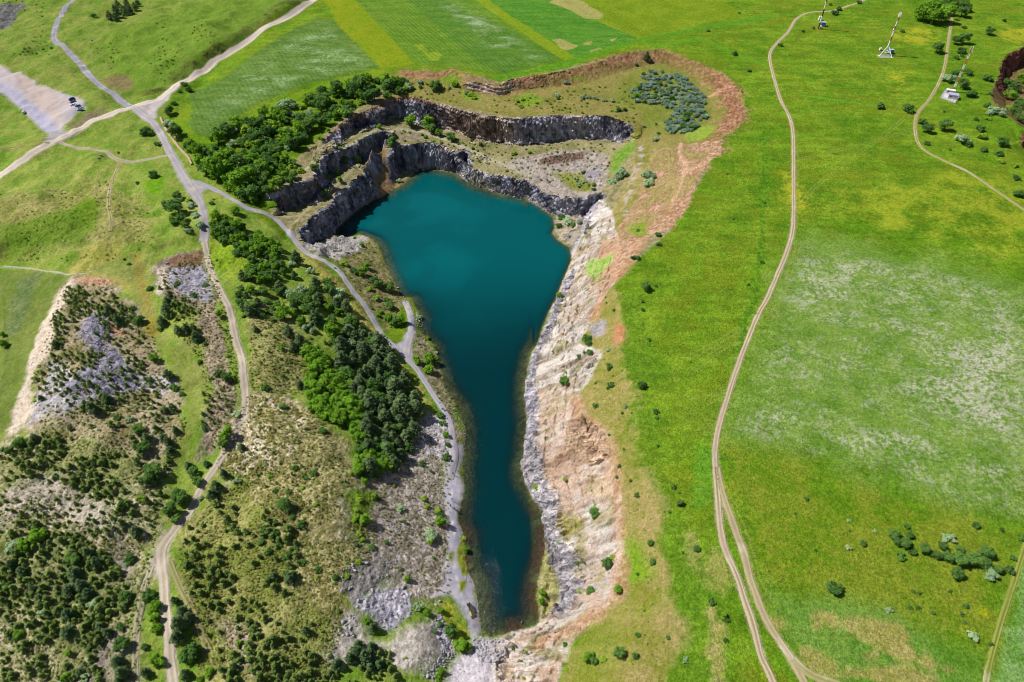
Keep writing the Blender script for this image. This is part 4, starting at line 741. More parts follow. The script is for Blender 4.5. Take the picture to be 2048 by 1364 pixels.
LM = {'D': leaf_mat("leaf_dark_green", (56,86,40), (92,122,58), .35), 'B': leaf_mat("leaf_bright_green", (74,108,30), (104,140,42), .28), 'K': leaf_mat("leaf_bush", (50,80,38), (86,118,56), .3),
      'Y': leaf_mat("leaf_yellow_green", (92,122,34), (124,148,50), .28), 'G': leaf_mat("leaf_grey_green", (96,120,84), (146,166,126)), 'W': leaf_mat("leaf_blossom", (130,140,100), (176,178,160), .25),
      'P': leaf_mat("needle_dark", (56,78,50), (94,112,72), .25), 'J': leaf_mat("needle_young", (72,94,46), (116,132,70), .3), 'O': leaf_mat("leaf_blue_grey", (84,106,90), (124,146,126), .25),
      'T': leaf_mat("dry_tuft", (84,84,44), (124,118,68), .2), 'S': leaf_mat("scrub_leaf", (62,84,34), (104,126,48), .25)}
def quads(P, Nn, s, r):
    """leaf quads at P facing Nn, size s"""
    n = len(P); Nn = Nn / (np.linalg.norm(Nn, axis=1)[:, None] + 1e-9)
    a = r.normal(size=(n, 3)); u = np.cross(Nn, a); u /= np.linalg.norm(u, axis=1)[:, None] + 1e-9; v = np.cross(Nn, u)
    s = np.broadcast_to(s, (n,))[:, None] * r.uniform(.65, 1.25, (n, 1)); asp = r.uniform(.55, 1, (n, 1))
    V = np.stack([P - u * s - v * s * asp * .3, P - v * s * asp, P + u * s + v * s * asp * .2, P + v * s * asp], 1).reshape(-1, 3)
    return V, np.arange(n * 4).reshape(n, 4)
def crown(kind, seed, nleaf, form, leaf):
    r = np.random.default_rng(seed); L_ = []
    if form == 'round':                                   # broad lobed crown, radius 1, centre height hc
        L_.append((0, 0, .85, .6)); k = r.integers(10, 16)
        for i in range(k):
            q = r.uniform(0, 6.283); e = r.uniform(-.7, 1.0); d = r.uniform(.5, .74); ce = math.sqrt(max(0, 1 - min(1, abs(e)) ** 2)) * .75 + .25
            L_.append((d * ce * cos(q), d * ce * sin(q), max(.28, .82 + e * .62), r.uniform(.22, .42)))
    elif form == 'bush':
        L_.append((0, 0, .45, .5)); k = r.integers(8, 13)
        for i in range(k):
            q = r.uniform(0, 6.283); d = r.uniform(.3, .8); L_.append((d * cos(q), d * sin(q), r.uniform(.25, .75) * (1.15 - d * .55), r.uniform(.22, .4)))
    elif form == 'pine':
        hts = np.linspace(.55, 2.9, 9)
        for i, h in enumerate(hts):
            R = (1 - (h - .55) / 2.6) ** .8
            for q in range(max(1, int(5 * R + 1))):
                a = q * 6.283 / max(1, int(5 * R + 1)) + i * 1.3 + r.uniform(-.4, .4); d = R * r.uniform(.45, .78)
                L_.append((d * cos(a), d * sin(a), h + r.uniform(-.12, .12), .16 + .2 * R))
    elif form == 'young':
        for i in range(11):
            h = r.uniform(.2, 1.5); R = (1 - h / 1.9); a = r.uniform(0, 6.283); d = R * r.uniform(.15, .72)
            L_.append((d * cos(a), d * sin(a), h, .18 + .24 * R))
        L_.append((0, 0, 1.45, .2)); L_.append((0, 0, .6, .5))
    L_ = np.array(L_); w = L_[:, 3] ** 2; pick = r.choice(len(L_), nleaf, p=w / w.sum())
    dr = r.normal(size=(nleaf, 3)); dr /= np.linalg.norm(dr, axis=1)[:, None]; dr[:, 2] = np.where(dr[:, 2] < -.35, -dr[:, 2], dr[:, 2])
    rad = L_[pick, 3] * r.uniform(.55, 1.08, nleaf)
    P = L_[pick, :3] + dr * rad[:, None]; P[:, 2] = np.maximum(P[:, 2], .04)
    Nn = dr + r.normal(size=(nleaf, 3)) * .45 + np.array([0, 0, .35])
    V, F = quads(P, Nn, leaf, r)
    return V, F, r.uniform(0, 1, nleaf) * .6 + .4 * r.uniform(0, 1, len(L_))[pick]
def trunk_mesh(h, r0, limbs, seed):
    bm = bmesh.new(); r = random.Random(seed)
    def tube(a, b, ra, rb, n=6):
        a, b = Vector(a), Vector(b); d = (b - a).normalized(); u = d.orthogonal().normalized(); v = d.cross(u)
        A = [bm.verts.new(a + (u * cos(k * 6.283 / n) + v * sin(k * 6.283 / n)) * ra) for k in range(n)]
        B_ = [bm.verts.new(b + (u * cos(k * 6.283 / n) + v * sin(k * 6.283 / n)) * rb) for k in range(n)]
        for k in range(n): bm.faces.new((A[k], A[(k + 1) % n], B_[(k + 1) % n], B_[k]))
    tube((0, 0, -.15), (.03, .02, h * .5), r0, r0 * .75); tube((.03, .02, h * .5), (0, 0, h), r0 * .75, r0 * .3)
    for k in range(limbs):
        q = k * 6.283 / limbs + r.uniform(-.3, .3); z = h * r.uniform(.4, .75); tube((0.02, .01, z), (.5 * cos(q), .5 * sin(q), z + r.uniform(.25, .5)), r0 * .45, r0 * .12, 5)
    me = bpy.data.meshes.new("trunk"); bm.to_mesh(me); bm.free(); me.materials.append(M_BARK); return me
def crown_mesh(kind, seed, n, form, leaf):
    V, F, a = crown(kind, seed, n, form, leaf); return mesh_np("crown", V, F, LM[kind], {"leaf": ('FLOAT', a)})
TR_ROUND, TR_PINE, TR_YOUNG, TR_BUSH = trunk_mesh(1.3, .07, 5, 1), trunk_mesh(2.7, .06, 0, 2), trunk_mesh(1.3, .06, 0, 3), trunk_mesh(.5, .05, 5, 4)
KIND = { # name, category, phrase, form, leaves, leaf size, height factor, trunk
 'D': ('deciduous_tree', 'tree', 'dark green broadleaf tree', 'round', 1400, .09, .82, TR_ROUND), 'B': ('leafy_tree', 'tree', 'bright green leafy tree', 'round', 1500, .085, .9, TR_ROUND),
 'K': ('bush', 'bush', 'dark green bush', 'bush', 800, .11, .95, TR_BUSH), 'Y': ('shrub', 'shrub', 'yellow green shrub', 'bush', 700, .11, .8, TR_BUSH),
 'G': ('willow_bush', 'bush', 'grey green willow bush', 'bush', 900, .10, .95, TR_BUSH), 'W': ('blossoming_bush', 'bush', 'bush covered in white blossom', 'bush', 900, .10, .9, TR_BUSH),
 'P': ('pine_tree', 'pine tree', 'dark green pine tree', 'pine', 1300, .095, .7, TR_PINE), 'J': ('young_pine', 'young pine', 'young olive green pine', 'young', 420, .13, .95, TR_YOUNG),
 'O': ('olive_shrub', 'shrub', 'blue grey shrub', 'bush', 600, .12, .95, TR_BUSH)}
PROTO = {k: [crown_mesh(k, 50 + i * 7 + ord(k), v[4], v[3], v[5]) for i in range(5)] for k, v in KIND.items()}
REG = []                                                  # every thing that still needs its label
def plant(k, px, py, d, group=None, fixed=None, scale=1.12):
    name, cat, phrase, form, n, lf, hf, tr = KIND[k]
    lift = {'round': .38, 'bush': .25, 'pine': .65, 'young': .35}[form]
    t0 = 300.0; x, y = hit(px, py, 1.0); dd = y * CP + (CAM_H - ground(x, y)) * SP; wd = d / 2.992 * dd[0] / FPX * scale if False else d * dd[0] / FPX * scale
    x, y = hit(px, py, wd * lift); x, y = x[0], y[0]; z = float(ground(x, y))
    if z < WATER - .15: return None
    root = bpy.data.objects.new(name, None); COL.objects.link(root); root.location = (x, y, z - .05); root.empty_display_size = .2
    root.rotation_euler = (0, 0, random.uniform(0, 6.28)); s = wd / 2; root.scale = (s * random.uniform(.92, 1.08), s * random.uniform(.92, 1.08), s * hf * random.uniform(.88, 1.15))
    link("stems" if form == 'bush' else "trunk", tr, root); link("crown", random.choice(PROTO[k]), root)
    root["category"] = cat
    if group: root["group"] = group
    if fixed: root["label"] = fixed
    REG.append(dict(o=root, phrase=phrase, px=px, py=py, d=wd, fixed=fixed, kind=k, cat=cat)); return root
def scatter(poly, sp, jitter=.25, maxn=4000, seed=1):
    r = random.Random(seed); xs = [p[0] for p in poly]; ys = [p[1] for p in poly]; out = []; grid = {}
    area = (max(xs) - min(xs)) * (max(ys) - min(ys)); tries = int(area / (sp * sp) * 14)
    for _ in range(tries):
        x, y = r.uniform(min(xs), max(xs)), r.uniform(min(ys), max(ys)); c = False; j = len(poly) - 1
        for i in range(len(poly)):
            if (poly[i][1] > y) != (poly[j][1] > y) and x < (poly[j][0] - poly[i][0]) * (y - poly[i][1]) / (poly[j][1] - poly[i][1]) + poly[i][0]: c = not c
            j = i
        if not c: continue
        m = sp * r.uniform(1 - jitter, 1 + jitter); gx, gy = int(x // sp), int(y // sp); ok = True
        for a in range(gx - 2, gx + 3):
            for b in range(gy - 2, gy + 3):
                for q in grid.get((a, b), ()):
                    if (q[0] - x) ** 2 + ((q[1] - y) * 1.15) ** 2 < m * m: ok = False; break
        if ok: grid.setdefault((gx, gy), []).append((x, y)); out.append((x, y))
        if len(out) >= maxn: break
    return out
# single plants traced tile by tile: x, y, diameter, kind
SINGLE = {
12: [(760,470,72,'D'),(775,520,55,'D'),(835,430,38,'K'),(852,490,52,'K'),(828,532,78,'D'),(866,582,52,'K'),(798,608,58,'K'),(940,570,72,'D'),(1084,498,72,'G'),(1050,552,58,'D'),(1018,596,66,'D'),(1080,612,72,'D'),(1148,562,58,'K'),(1158,640,90,'D'),(1130,706,82,'D'),(1240,622,96,'D'),(1312,586,92,'D'),(1300,660,90,'D'),(1332,716,80,'G'),(1376,684,66,'D'),(1450,692,62,'K'),(1468,620,40,'K'),(1250,425,46,'K'),(390,805,98,'K'),(480,555,40,'W'),(575,538,42,'K'),(1522,500,58,'K'),(1225,1085,66,'G'),(1190,910,40,'K'),(1160,955,28,'K'),(1172,1002,25,'K'),(985,950,30,'K'),(900,917,30,'K'),(850,915,30,'K'),(725,930,44,'G'),(870,820,24,'K'),(904,826,26,'K'),(230,268,34,'K'),(1402,452,28,'K'),(1335,1136,28,'K'),(1090,822,24,'K'),(285,575,20,'K'),(485,455,20,'K'),(485,397,25,'G'),(640,460,24,'G'),(1360,885,16,'K'),(855,1052,14,'K'),(165,355,16,'K')],
4: [(940,72,115,'B'),(1005,40,115,'B'),(1050,85,115,'B'),(990,105,95,'B'),(960,35,80,'B'),(1072,50,86,'B'),(1080,12,80,'D'),(1150,20,84,'D'),(1165,70,70,'D'),(1190,45,56,'D'),(1130,110,36,'Y'),(1175,160,30,'K'),(1330,180,58,'D'),(1415,120,26,'K'),(1125,240,55,'D'),(1180,230,72,'D'),(1160,296,60,'K'),(1128,340,38,'K'),(1165,332,28,'K'),(1015,285,68,'D'),(1130,430,50,'K'),(1085,468,72,'G'),(1200,430,52,'K'),(1162,498,66,'D'),(1320,464,60,'K'),(1218,560,70,'K'),(1368,656,92,'G'),(1312,626,48,'K'),(1245,710,30,'K'),(1322,708,38,'Y'),(835,645,80,'K'),(680,632,58,'K'),(928,725,56,'K'),(965,765,66,'D'),(1066,745,78,'D'),(1168,825,98,'G'),(1195,855,60,'K'),(1272,765,66,'K'),(1280,812,64,'Y'),(1400,842,72,'D'),(1302,890,52,'K'),(1380,910,56,'K'),(1400,960,44,'Y'),(955,852,38,'K'),(1485,1060,44,'K'),(1500,1160,64,'K'),(1475,985,50,'Y'),(400,75,40,'K'),(428,50,40,'K'),(545,12,30,'K'),(375,25,22,'K'),(210,185,24,'K'),(75,266,30,'K'),(1055,160,20,'K'),(805,185,26,'K'),(1052,665,20,'K'),(1090,892,20,'K'),(270,165,26,'K'),(1440,500,70,'D'),(1490,520,80,'D'),(1460,570,70,'B'),(1510,610,70,'D'),(1480,660,70,'D'),(1515,700,60,'D'),(1520,470,60,'B'),(1420,560,50,'B'),(1440,640,50,'Y'),(1330,560,30,'K')],
3: [(325,490,36,'O'),(272,565,38,'G'),(275,585,28,'K'),(420,580,36,'O'),(460,580,30,'O'),(502,585,30,'O'),(555,597,30,'O'),(600,598,32,'G'),(640,652,40,'K'),(670,652,34,'K'),(620,660,28,'Y'),(790,756,22,'K'),(860,740,20,'K'),(876,796,25,'K'),(860,828,44,'G'),(650,1035,86,'G'),(605,1085,62,'G'),(815,1052,88,'G'),(820,1088,70,'G'),(808,322,48,'P'),(1335,320,38,'K'),(1420,422,30,'K'),(1285,1036,18,'K'),(1325,1305,20,'K'),(1515,1212,16,'K'),(335,1320,62,'G'),(300,1300,46,'K'),(370,1345,44,'K'),(410,1332,40,'K'),(280,1350,50,'K'),(745,570,48,'B'),(1165,690,40,'G'),(1175,182,24,'K'),(1360,76,16,'K'),(14,915,40,'Y'),(105,908,32,'Y'),(285,1020,18,'K'),(420,1030,26,'K'),(380,1060,34,'G'),(430,1080,40,'G'),(400,1105,34,'G'),(490,1100,34,'Y'),(490,1130,26,'K'),(375,1185,20,'K'),(210,1075,14,'K'),(530,862,18,'K'),(140,800,40,'B'),(180,800,30,'B'),(240,800,26,'K'),(150,615,20,'K'),(205,600,24,'Y'),(745,385,26,'K'),(60,590,36,'Y'),(30,600,34,'Y'),(50,630,36,'Y')],
2: [(930,720,76,'B'),(1030,735,84,'B'),(1050,765,70,'D'),(1095,790,50,'B'),(1160,812,66,'D'),(808,840,58,'D'),(805,865,48,'D'),(600,955,66,'B'),(530,950,50,'D'),(485,1035,40,'B'),(420,1060,58,'D'),(410,1150,44,'B'),(420,1175,34,'D'),(500,1072,38,'B'),(1072,500,74,'D'),(982,488,34,'O'),(985,515,26,'K'),(1155,522,24,'O'),(350,1000,58,'D'),(380,820,38,'Y'),(400,830,34,'D'),(430,782,30,'B'),(530,690,32,'Y'),(740,755,34,'B'),(710,797,24,'Y'),(500,884,28,'Y'),(490,860,20,'K'),(1060,842,24,'Y'),(1110,850,24,'Y'),(1215,858,18,'K'),(1295,886,24,'K'),(1345,855,26,'K'),(860,1082,40,'G'),(890,1030,36,'G'),(1180,490,60,'Y'),(1290,560,50,'Y'),(1260,552,30,'O'),(1305,575,40,'Y'),(850,512,62,'Y'),(900,525,56,'Y'),(870,480,44,'D'),(925,520,40,'Y'),(850,548,34,'Y'),(990,800,26,'Y'),(1015,820,24,'K'),(800,735,26,'Y'),(40,980,92,'D'),(30,1060,92,'D'),(120,1068,96,'Y'),(170,950,60,'D'),(215,970,52,'D'),(15,1130,66,'D'),(180,1020,44,'D'),(100,960,60,'D'),(150,1110,40,'Y'),(365,960,24,'Y'),(610,852,20,'K'),(1440,670,16,'K'),(1490,912,14,'K')],
1: [(650,78,48,'P'),(690,60,56,'P'),(735,48,56,'P'),(770,52,48,'P'),(800,28,46,'P'),(820,8,36,'P'),(700,22,46,'P'),(755,14,44,'P'),(685,95,40,'P'),(560,90,30,'K'),(1098,500,40,'K'),(1122,530,40,'K'),(1078,545,26,'K'),(1040,615,36,'K'),(1005,655,60,'D'),(1002,730,66,'G'),(1045,788,82,'D'),(866,770,58,'K'),(892,790,44,'K'),(850,802,38,'K'),(912,800,30,'K'),(940,855,40,'K'),(918,1034,66,'K'),(1062,1165,54,'D'),(1055,1235,112,'D'),(1085,1300,66,'D'),(1148,1222,58,'G'),(1165,1285,58,'G'),(978,1215,50,'K'),(1040,1320,50,'K'),(1100,1345,56,'D'),(1270,1212,34,'K'),(1275,1190,20,'Y'),(1405,1262,60,'B'),(1395,1335,88,'Y'),(1365,1320,60,'B'),(710,910,18,'K'),(1180,885,96,'B'),(1115,880,56,'D'),(1130,840,60,'Y'),(1215,900,80,'D'),(1285,990,170,'B'),(1225,1010,80,'D'),(1335,1040,80,'B'),(1440,1085,165,'B'),(1490,1030,110,'B'),(1480,1150,90,'D'),(1515,1185,70,'B'),(1385,1000,60,'D'),(820,1090,26,'K'),(310,285,24,'K')],
5: [(1355,1225,86,'B'),(1335,1290,62,'D'),(1358,890,68,'D'),(1305,515,46,'B'),(1362,762,42,'Y'),(1380,800,22,'K'),(1000,865,68,'P'),(1045,952,58,'K'),(1090,990,46,'K'),(900,358,46,'K'),(740,185,20,'K'),(770,212,22,'K'),(922,775,60,'B'),(1410,1110,50,'G'),(998,430,60,'P'),(985,480,70,'P'),(962,545,60,'P'),(955,605,40,'K'),(1010,385,46,'P'),(1060,602,58,'P'),(1108,592,56,'P'),(1150,585,52,'P'),(1168,640,58,'P'),(1185,668,44,'K'),(1058,330,40,'K'),(1100,420,38,'K'),(1160,400,46,'K'),(1228,340,40,'K'),(1225,690,34,'K'),(1190,800,40,'K'),(1260,900,30,'K'),(1302,865,48,'K'),(1440,1300,48,'P'),(1445,270,58,'P'),(1490,360,60,'B'),(1432,392,50,'D'),(1500,470,80,'D'),(1525,595,40,'P'),(1460,520,40,'Y'),(630,1010,70,'P'),(540,1060,76,'P'),(510,1050,60,'P'),(700,1130,50,'K'),(775,1145,50,'G'),(820,1200,70,'D'),(870,1240,70,'P'),(860,1310,80,'D'),(120,1275,90,'D'),(200,1250,60,'P'),(60,1330,60,'D'),(240,1330,40,'Y'),(820,545,76,'D'),(790,480,40,'K'),(640,480,56,'P'),(700,540,66,'P'),(1010,1320,56,'P'),(1000,1270,60,'P'),(970,1250,44,'P'),(1030,1070,56,'P'),(985,1080,46,'P'),(1045,1200,44,'P'),(900,1080,36,'K'),(330,690,50,'P'),(240,1010,40,'P'),(1300,190,20,'K'),(1225,1190,40,'K'),(890,905,40,'K'),(20,690,50,'B'),(12,640,40,'B')],
6: [(590,252,54,'K'),(640,258,66,'B'),(665,228,44,'B'),(530,206,60,'Y'),(630,98,38,'B'),(592,60,24,'K'),(700,312,58,'K'),(735,338,62,'D'),(795,352,72,'D'),(680,364,44,'Y'),(722,412,48,'Y'),(790,430,50,'K'),(800,462,58,'D'),(745,515,48,'B'),(800,545,68,'B'),(838,555,72,'D'),(872,552,66,'B'),(945,410,44,'G'),(1015,532,44,'G'),(975,528,42,'G'),(965,792,56,'B'),(1042,785,78,'B'),(1030,840,66,'B'),(1068,800,50,'D'),(940,910,44,'Y'),(1095,1115,52,'K'),(1115,1165,44,'K'),(1135,1236,44,'B'),(1146,1296,40,'K'),(822,760,58,'B'),(1080,742,22,'G'),(1030,655,28,'B'),(150,712,44,'B'),(222,698,66,'P'),(158,886,34,'K'),(50,950,50,'K'),(262,930,46,'P'),(300,960,46,'P'),(165,1066,54,'K'),(395,1210,48,'K'),(375,562,58,'B'),(130,472,86,'Y'),(430,478,60,'B'),(578,560,90,'D'),(240,420,86,'D'),(335,450,84,'D'),(40,80,80,'B'),(90,95,70,'B'),(20,40,70,'B'),(130,110,60,'B'),(40,225,60,'B'),(20,120,70,'D'),(45,370,70,'D'),(150,380,60,'D'),(215,510,70,'B'),(270,560,60,'B'),(410,680,26,'B'),(325,655,30,'Y'),(720,300,26,'K'),(690,480,20,'K'),(630,575,40,'K'),(660,600,34,'Y'),(800,588,22,'Y'),(990,1250,18,'Y'),(970,1320,18,'K')],
7: [(800,352,58,'D'),(780,486,28,'K'),(862,346,20,'K'),(780,434,26,'K'),(612,490,22,'K'),(565,446,18,'K'),(562,412,16,'K'),(448,660,62,'D'),(462,690,44,'D'),(465,746,44,'K'),(400,764,28,'K'),(436,742,22,'K'),(580,830,54,'K'),(592,935,42,'K'),(575,955,22,'K'),(502,926,18,'K'),(315,908,58,'D'),(330,930,40,'K'),(290,940,26,'Y'),(320,858,20,'Y'),(780,935,58,'D'),(820,666,24,'K'),(578,726,32,'G'),(500,1062,40,'K'),(860,1095,38,'K'),(866,1134,22,'K'),(660,1106,18,'K'),(678,1066,34,'G'),(715,1106,14,'K'),(580,1236,20,'K'),(670,1320,20,'K'),(690,828,14,'K'),(285,405,44,'B'),(870,38,40,'K'),(882,96,38,'K'),(730,175,40,'K'),(752,178,34,'K'),(756,14,28,'K'),(1070,800,16,'K'),(1415,336,20,'K'),(1496,200,28,'K'),(115,1240,24,'Y'),(874,1302,18,'K'),(605,882,14,'K'),(245,738,14,'K'),(660,726,14,'K')],
11: [(488,352,72,'D'),(500,310,40,'Y'),(565,645,72,'D'),(600,615,46,'Y'),(465,816,54,'D'),(410,825,40,'Y'),(638,806,54,'B'),(180,835,56,'B'),(178,880,40,'B'),(320,150,30,'Y'),(140,190,36,'Y'),(150,210,28,'Y'),(750,245,34,'K'),(970,195,38,'K'),(1006,292,48,'D'),(998,230,18,'K'),(838,530,46,'K'),(838,640,48,'K'),(1105,560,46,'K'),(1022,590,18,'K'),(1196,880,48,'K'),(1270,965,46,'B'),(1288,990,30,'K'),(462,1215,84,'B'),(490,1240,50,'D'),(648,1185,76,'D'),(740,1210,50,'K'),(937,1098,28,'K'),(1040,1230,40,'G'),(755,1080,34,'K'),(320,1140,32,'K'),(830,746,16,'Y'),(805,735,16,'Y'),(752,718,20,'K'),(710,155,24,'K'),(625,136,24,'K'),(430,650,24,'K'),(388,652,30,'K'),(50,1246,34,'K'),(75,1180,24,'Y'),(70,1335,24,'Y'),(127,1325,20,'Y'),(10,1160,30,'K'),(790,936,14,'K'),(1280,1112,30,'K'),(277,525,26,'G'),(940,345,24,'K'),(545,1230,56,'Y'),(640,70,30,'K'),(280,370,16,'K')],
10: [(170,305,98,'D'),(265,416,54,'K'),(58,440,48,'K'),(100,466,58,'K'),(210,376,44,'K'),(130,550,44,'K'),(75,582,50,'K'),(28,530,48,'K'),(230,560,40,'K'),(185,612,48,'K'),(225,76,44,'K'),(340,112,44,'K'),(300,140,38,'K'),(100,722,66,'P'),(200,730,76,'P'),(280,645,40,'K'),(600,105,80,'B'),(645,160,50,'B'),(680,60,110,'P'),(730,90,70,'P'),(800,28,72,'P'),(708,255,48,'B'),(735,270,26,'K'),(605,270,58,'Y'),(600,330,44,'Y'),(598,378,64,'Y'),(650,390,74,'B'),(620,470,44,'Y'),(636,508,38,'Y'),(610,640,38,'Y'),(1000,264,46,'Y'),(1025,312,46,'Y'),(1085,340,44,'Y'),(1104,400,66,'B'),(1095,360,40,'K'),(1040,475,80,'G'),(1040,525,38,'B'),(1250,570,44,'B'),(1285,595,52,'D'),(1240,505,38,'Y'),(545,730,44,'Y'),(905,746,46,'B'),(662,990,52,'B'),(1018,950,42,'B'),(1108,940,42,'B'),(970,915,58,'G'),(1165,1056,92,'D'),(1175,1080,60,'D'),(1098,1020,38,'K'),(1222,1150,88,'B'),(1268,1155,56,'B'),(1065,1058,34,'K'),(1108,1300,52,'B'),(1085,1330,34,'B'),(1088,1358,30,'B'),(895,1220,22,'Y'),(600,1180,84,'P'),(650,1200,92,'P'),(698,1035,64,'P'),(690,1150,74,'P'),(560,1212,64,'P'),(735,1250,66,'P'),(478,1250,66,'P'),(610,1130,60,'P'),(680,1270,60,'P'),(340,590,28,'Y'),(370,690,38,'K'),(362,736,30,'Y'),(475,740,46,'K'),(868,320,58,'G'),(775,525,34,'K'),(885,402,28,'K'),(1140,15,50,'K'),(995,56,40,'K'),(1045,100,26,'K'),(115,216,34,'K'),(190,222,34,'K'),(275,200,34,'Y'),(360,300,34,'Y'),(80,126,34,'Y'),(295,1050,56,'P'),(1060,620,24,'K'),(498,940,30,'K'),(820,186,22,'Y'),(765,232,22,'Y'),(690,555,40,'K'),(600,540,26,'K'),(440,1205,30,'K'),(860,685,24,'K'),(630,715,22,'Y')],
9: [(1080,250,108,'D'),(1020,330,86,'D'),(1055,380,60,'D'),(1150,108,76,'D'),(1182,160,62,'D'),(1120,58,56,'P'),(1288,180,66,'P'),(1335,108,54,'P'),(1262,232,66,'P'),(1232,50,50,'P'),(1200,260,36,'G'),(1420,160,46,'G'),(915,88,104,'D'),(870,150,82,'D'),(945,130,60,'D'),(212,500,108,'B'),(150,545,92,'B'),(80,540,90,'G'),(436,620,94,'D'),(432,700,94,'P'),(402,800,94,'P'),(480,780,84,'P'),(560,905,80,'G'),(520,830,70,'P'),(400,950,84,'P'),(388,1050,84,'P'),(490,880,60,'P'),(738,855,84,'D'),(925,920,80,'B'),(930,980,64,'B'),(940,1035,66,'B'),(735,1130,90,'D'),(942,1232,84,'B'),(1138,1180,126,'D'),(1100,1220,80,'D'),(1062,1000,96,'P'),(1052,1080,86,'P'),(1082,930,76,'P'),(1122,965,66,'P'),(1040,870,50,'P'),(890,842,76,'K'),(768,622,72,'D'),(690,1230,86,'P'),(720,1300,84,'P'),(700,1350,60,'P'),(1100,1310,76,'P'),(1250,1310,60,'B'),(402,1192,48,'B'),(110,1085,62,'B'),(255,945,62,'G'),(510,1332,54,'G'),(390,1335,58,'B'),(808,450,76,'P'),(740,300,62,'D'),(790,350,40,'D'),(722,1030,56,'K'),(862,1300,66,'P'),(860,1150,46,'K'),(232,1200,24,'Y'),(838,256,56,'Y'),(750,655,40,'G'),(540,120,24,'Y'),(525,1160,50,'K'),(190,800,70,'P'),(230,860,60,'P'),(60,660,70,'P'),(120,690,70,'P'),(40,790,70,'D'),(570,640,80,'P'),(520,580,70,'P'),(640,1060,56,'P'),(590,1020,50,'P'),(470,1300,60,'P'),(1430,1130,40,'B'),(1200,1350,50,'B')],
}
for tile, lst in SINGLE.items():
    for (x, y, d, k) in lst:
        px, py = T(tile, [(x, y)])[0]; plant(k, px, py, d / 2.992)
def belt(poly, sp, d0, d1, kinds, group, fixed=None, seed=1):
    r = random.Random(seed)
    for x, y in scatter(poly, sp, .4, seed=seed): plant(r.choice(kinds), x, y, d0 + (d1 - d0) * r.random() ** 1.3, group, fixed)
belt([(430,266),(458,250),(512,233),(560,210),(605,190),(640,172),(690,160),(730,152),(775,148),(800,156),(826,172),(780,188),(730,196),(700,216),(668,236),(634,250),(612,272),(580,294),(545,312),(512,320),(470,318),(430,300)], 16.5, 16, 35, 'DDDDKKBBGY', 'trees in the belt along the quarry rim', seed=3)
belt([(395,315),(430,305),(480,312),(520,318),(530,340),(500,385),(470,372),(440,360),(410,345)], 19, 28, 44, 'DBB', 'trees at the lower end of the rim belt', seed=4)
belt([(505,310),(560,308),(590,325),(600,345),(580,360),(530,380),(500,390)], 16, 18, 26, 'DDYB', 'trees above the dark rock wall', seed=14)
belt([(540,520),(600,505),(640,540),(680,590),(720,640),(690,690),(640,660),(580,682),(560,640),(545,590)], 25, 16, 38, 'PPDBKPG', 'trees in the loose upper half of the pine belt', seed=15)
belt([(690,640),(720,640),(780,700),(806,740),(832,790),(836,830),(820,885),(790,930),(750,925),(728,868),(738,800),(700,770),(672,710)], 21, 20, 42, 'PPPPPDK', 'pines in the belt above the lakeside path', seed=5)
belt([(612,698),(640,700),(662,742),(702,772),(716,812),(722,866),(692,852),(642,822),(617,792),(608,740)], 17, 26, 38, 'BBBB', 'bright trees in the strip beside the pines', seed=6)
belt([(720,868),(762,878),(786,912),(770,945),(735,942),(712,930)], 16, 24, 34, 'BBD', 'bright trees at the foot of the pine belt', seed=16)
belt([(428,430),(470,438),(520,478),(562,508),(548,565),(505,565),(490,520),(450,482),(428,465)], 15, 18, 28, 'DBBK', 'trees between the two gravel roads', seed=7)
belt([(330,392),(372,385),(398,425),(400,455),(368,468),(336,440)], 24, 12, 20, 'KGKB', 'bushes in the fork of the gravel road', seed=8)
belt([(480,568),(545,600),(552,650),(520,630),(480,610)], 17, 14, 22, 'KPK', 'bushes on the slope below the gravel roads', seed=9)
OL = [(1282,142),(1305,134),(1340,148),(1372,148),(1386,175),(1410,186),(1412,226),(1400,252),(1370,266),(1335,262),(1331,240),(1345,216),(1322,206),(1290,206),(1255,190),(1262,182),(1280,172),(1284,160)]
belt(OL, 9.2, 9, 15.5, 'OOOOOOK', 'blue grey shrubs planted in the quarry bowl', seed=10)
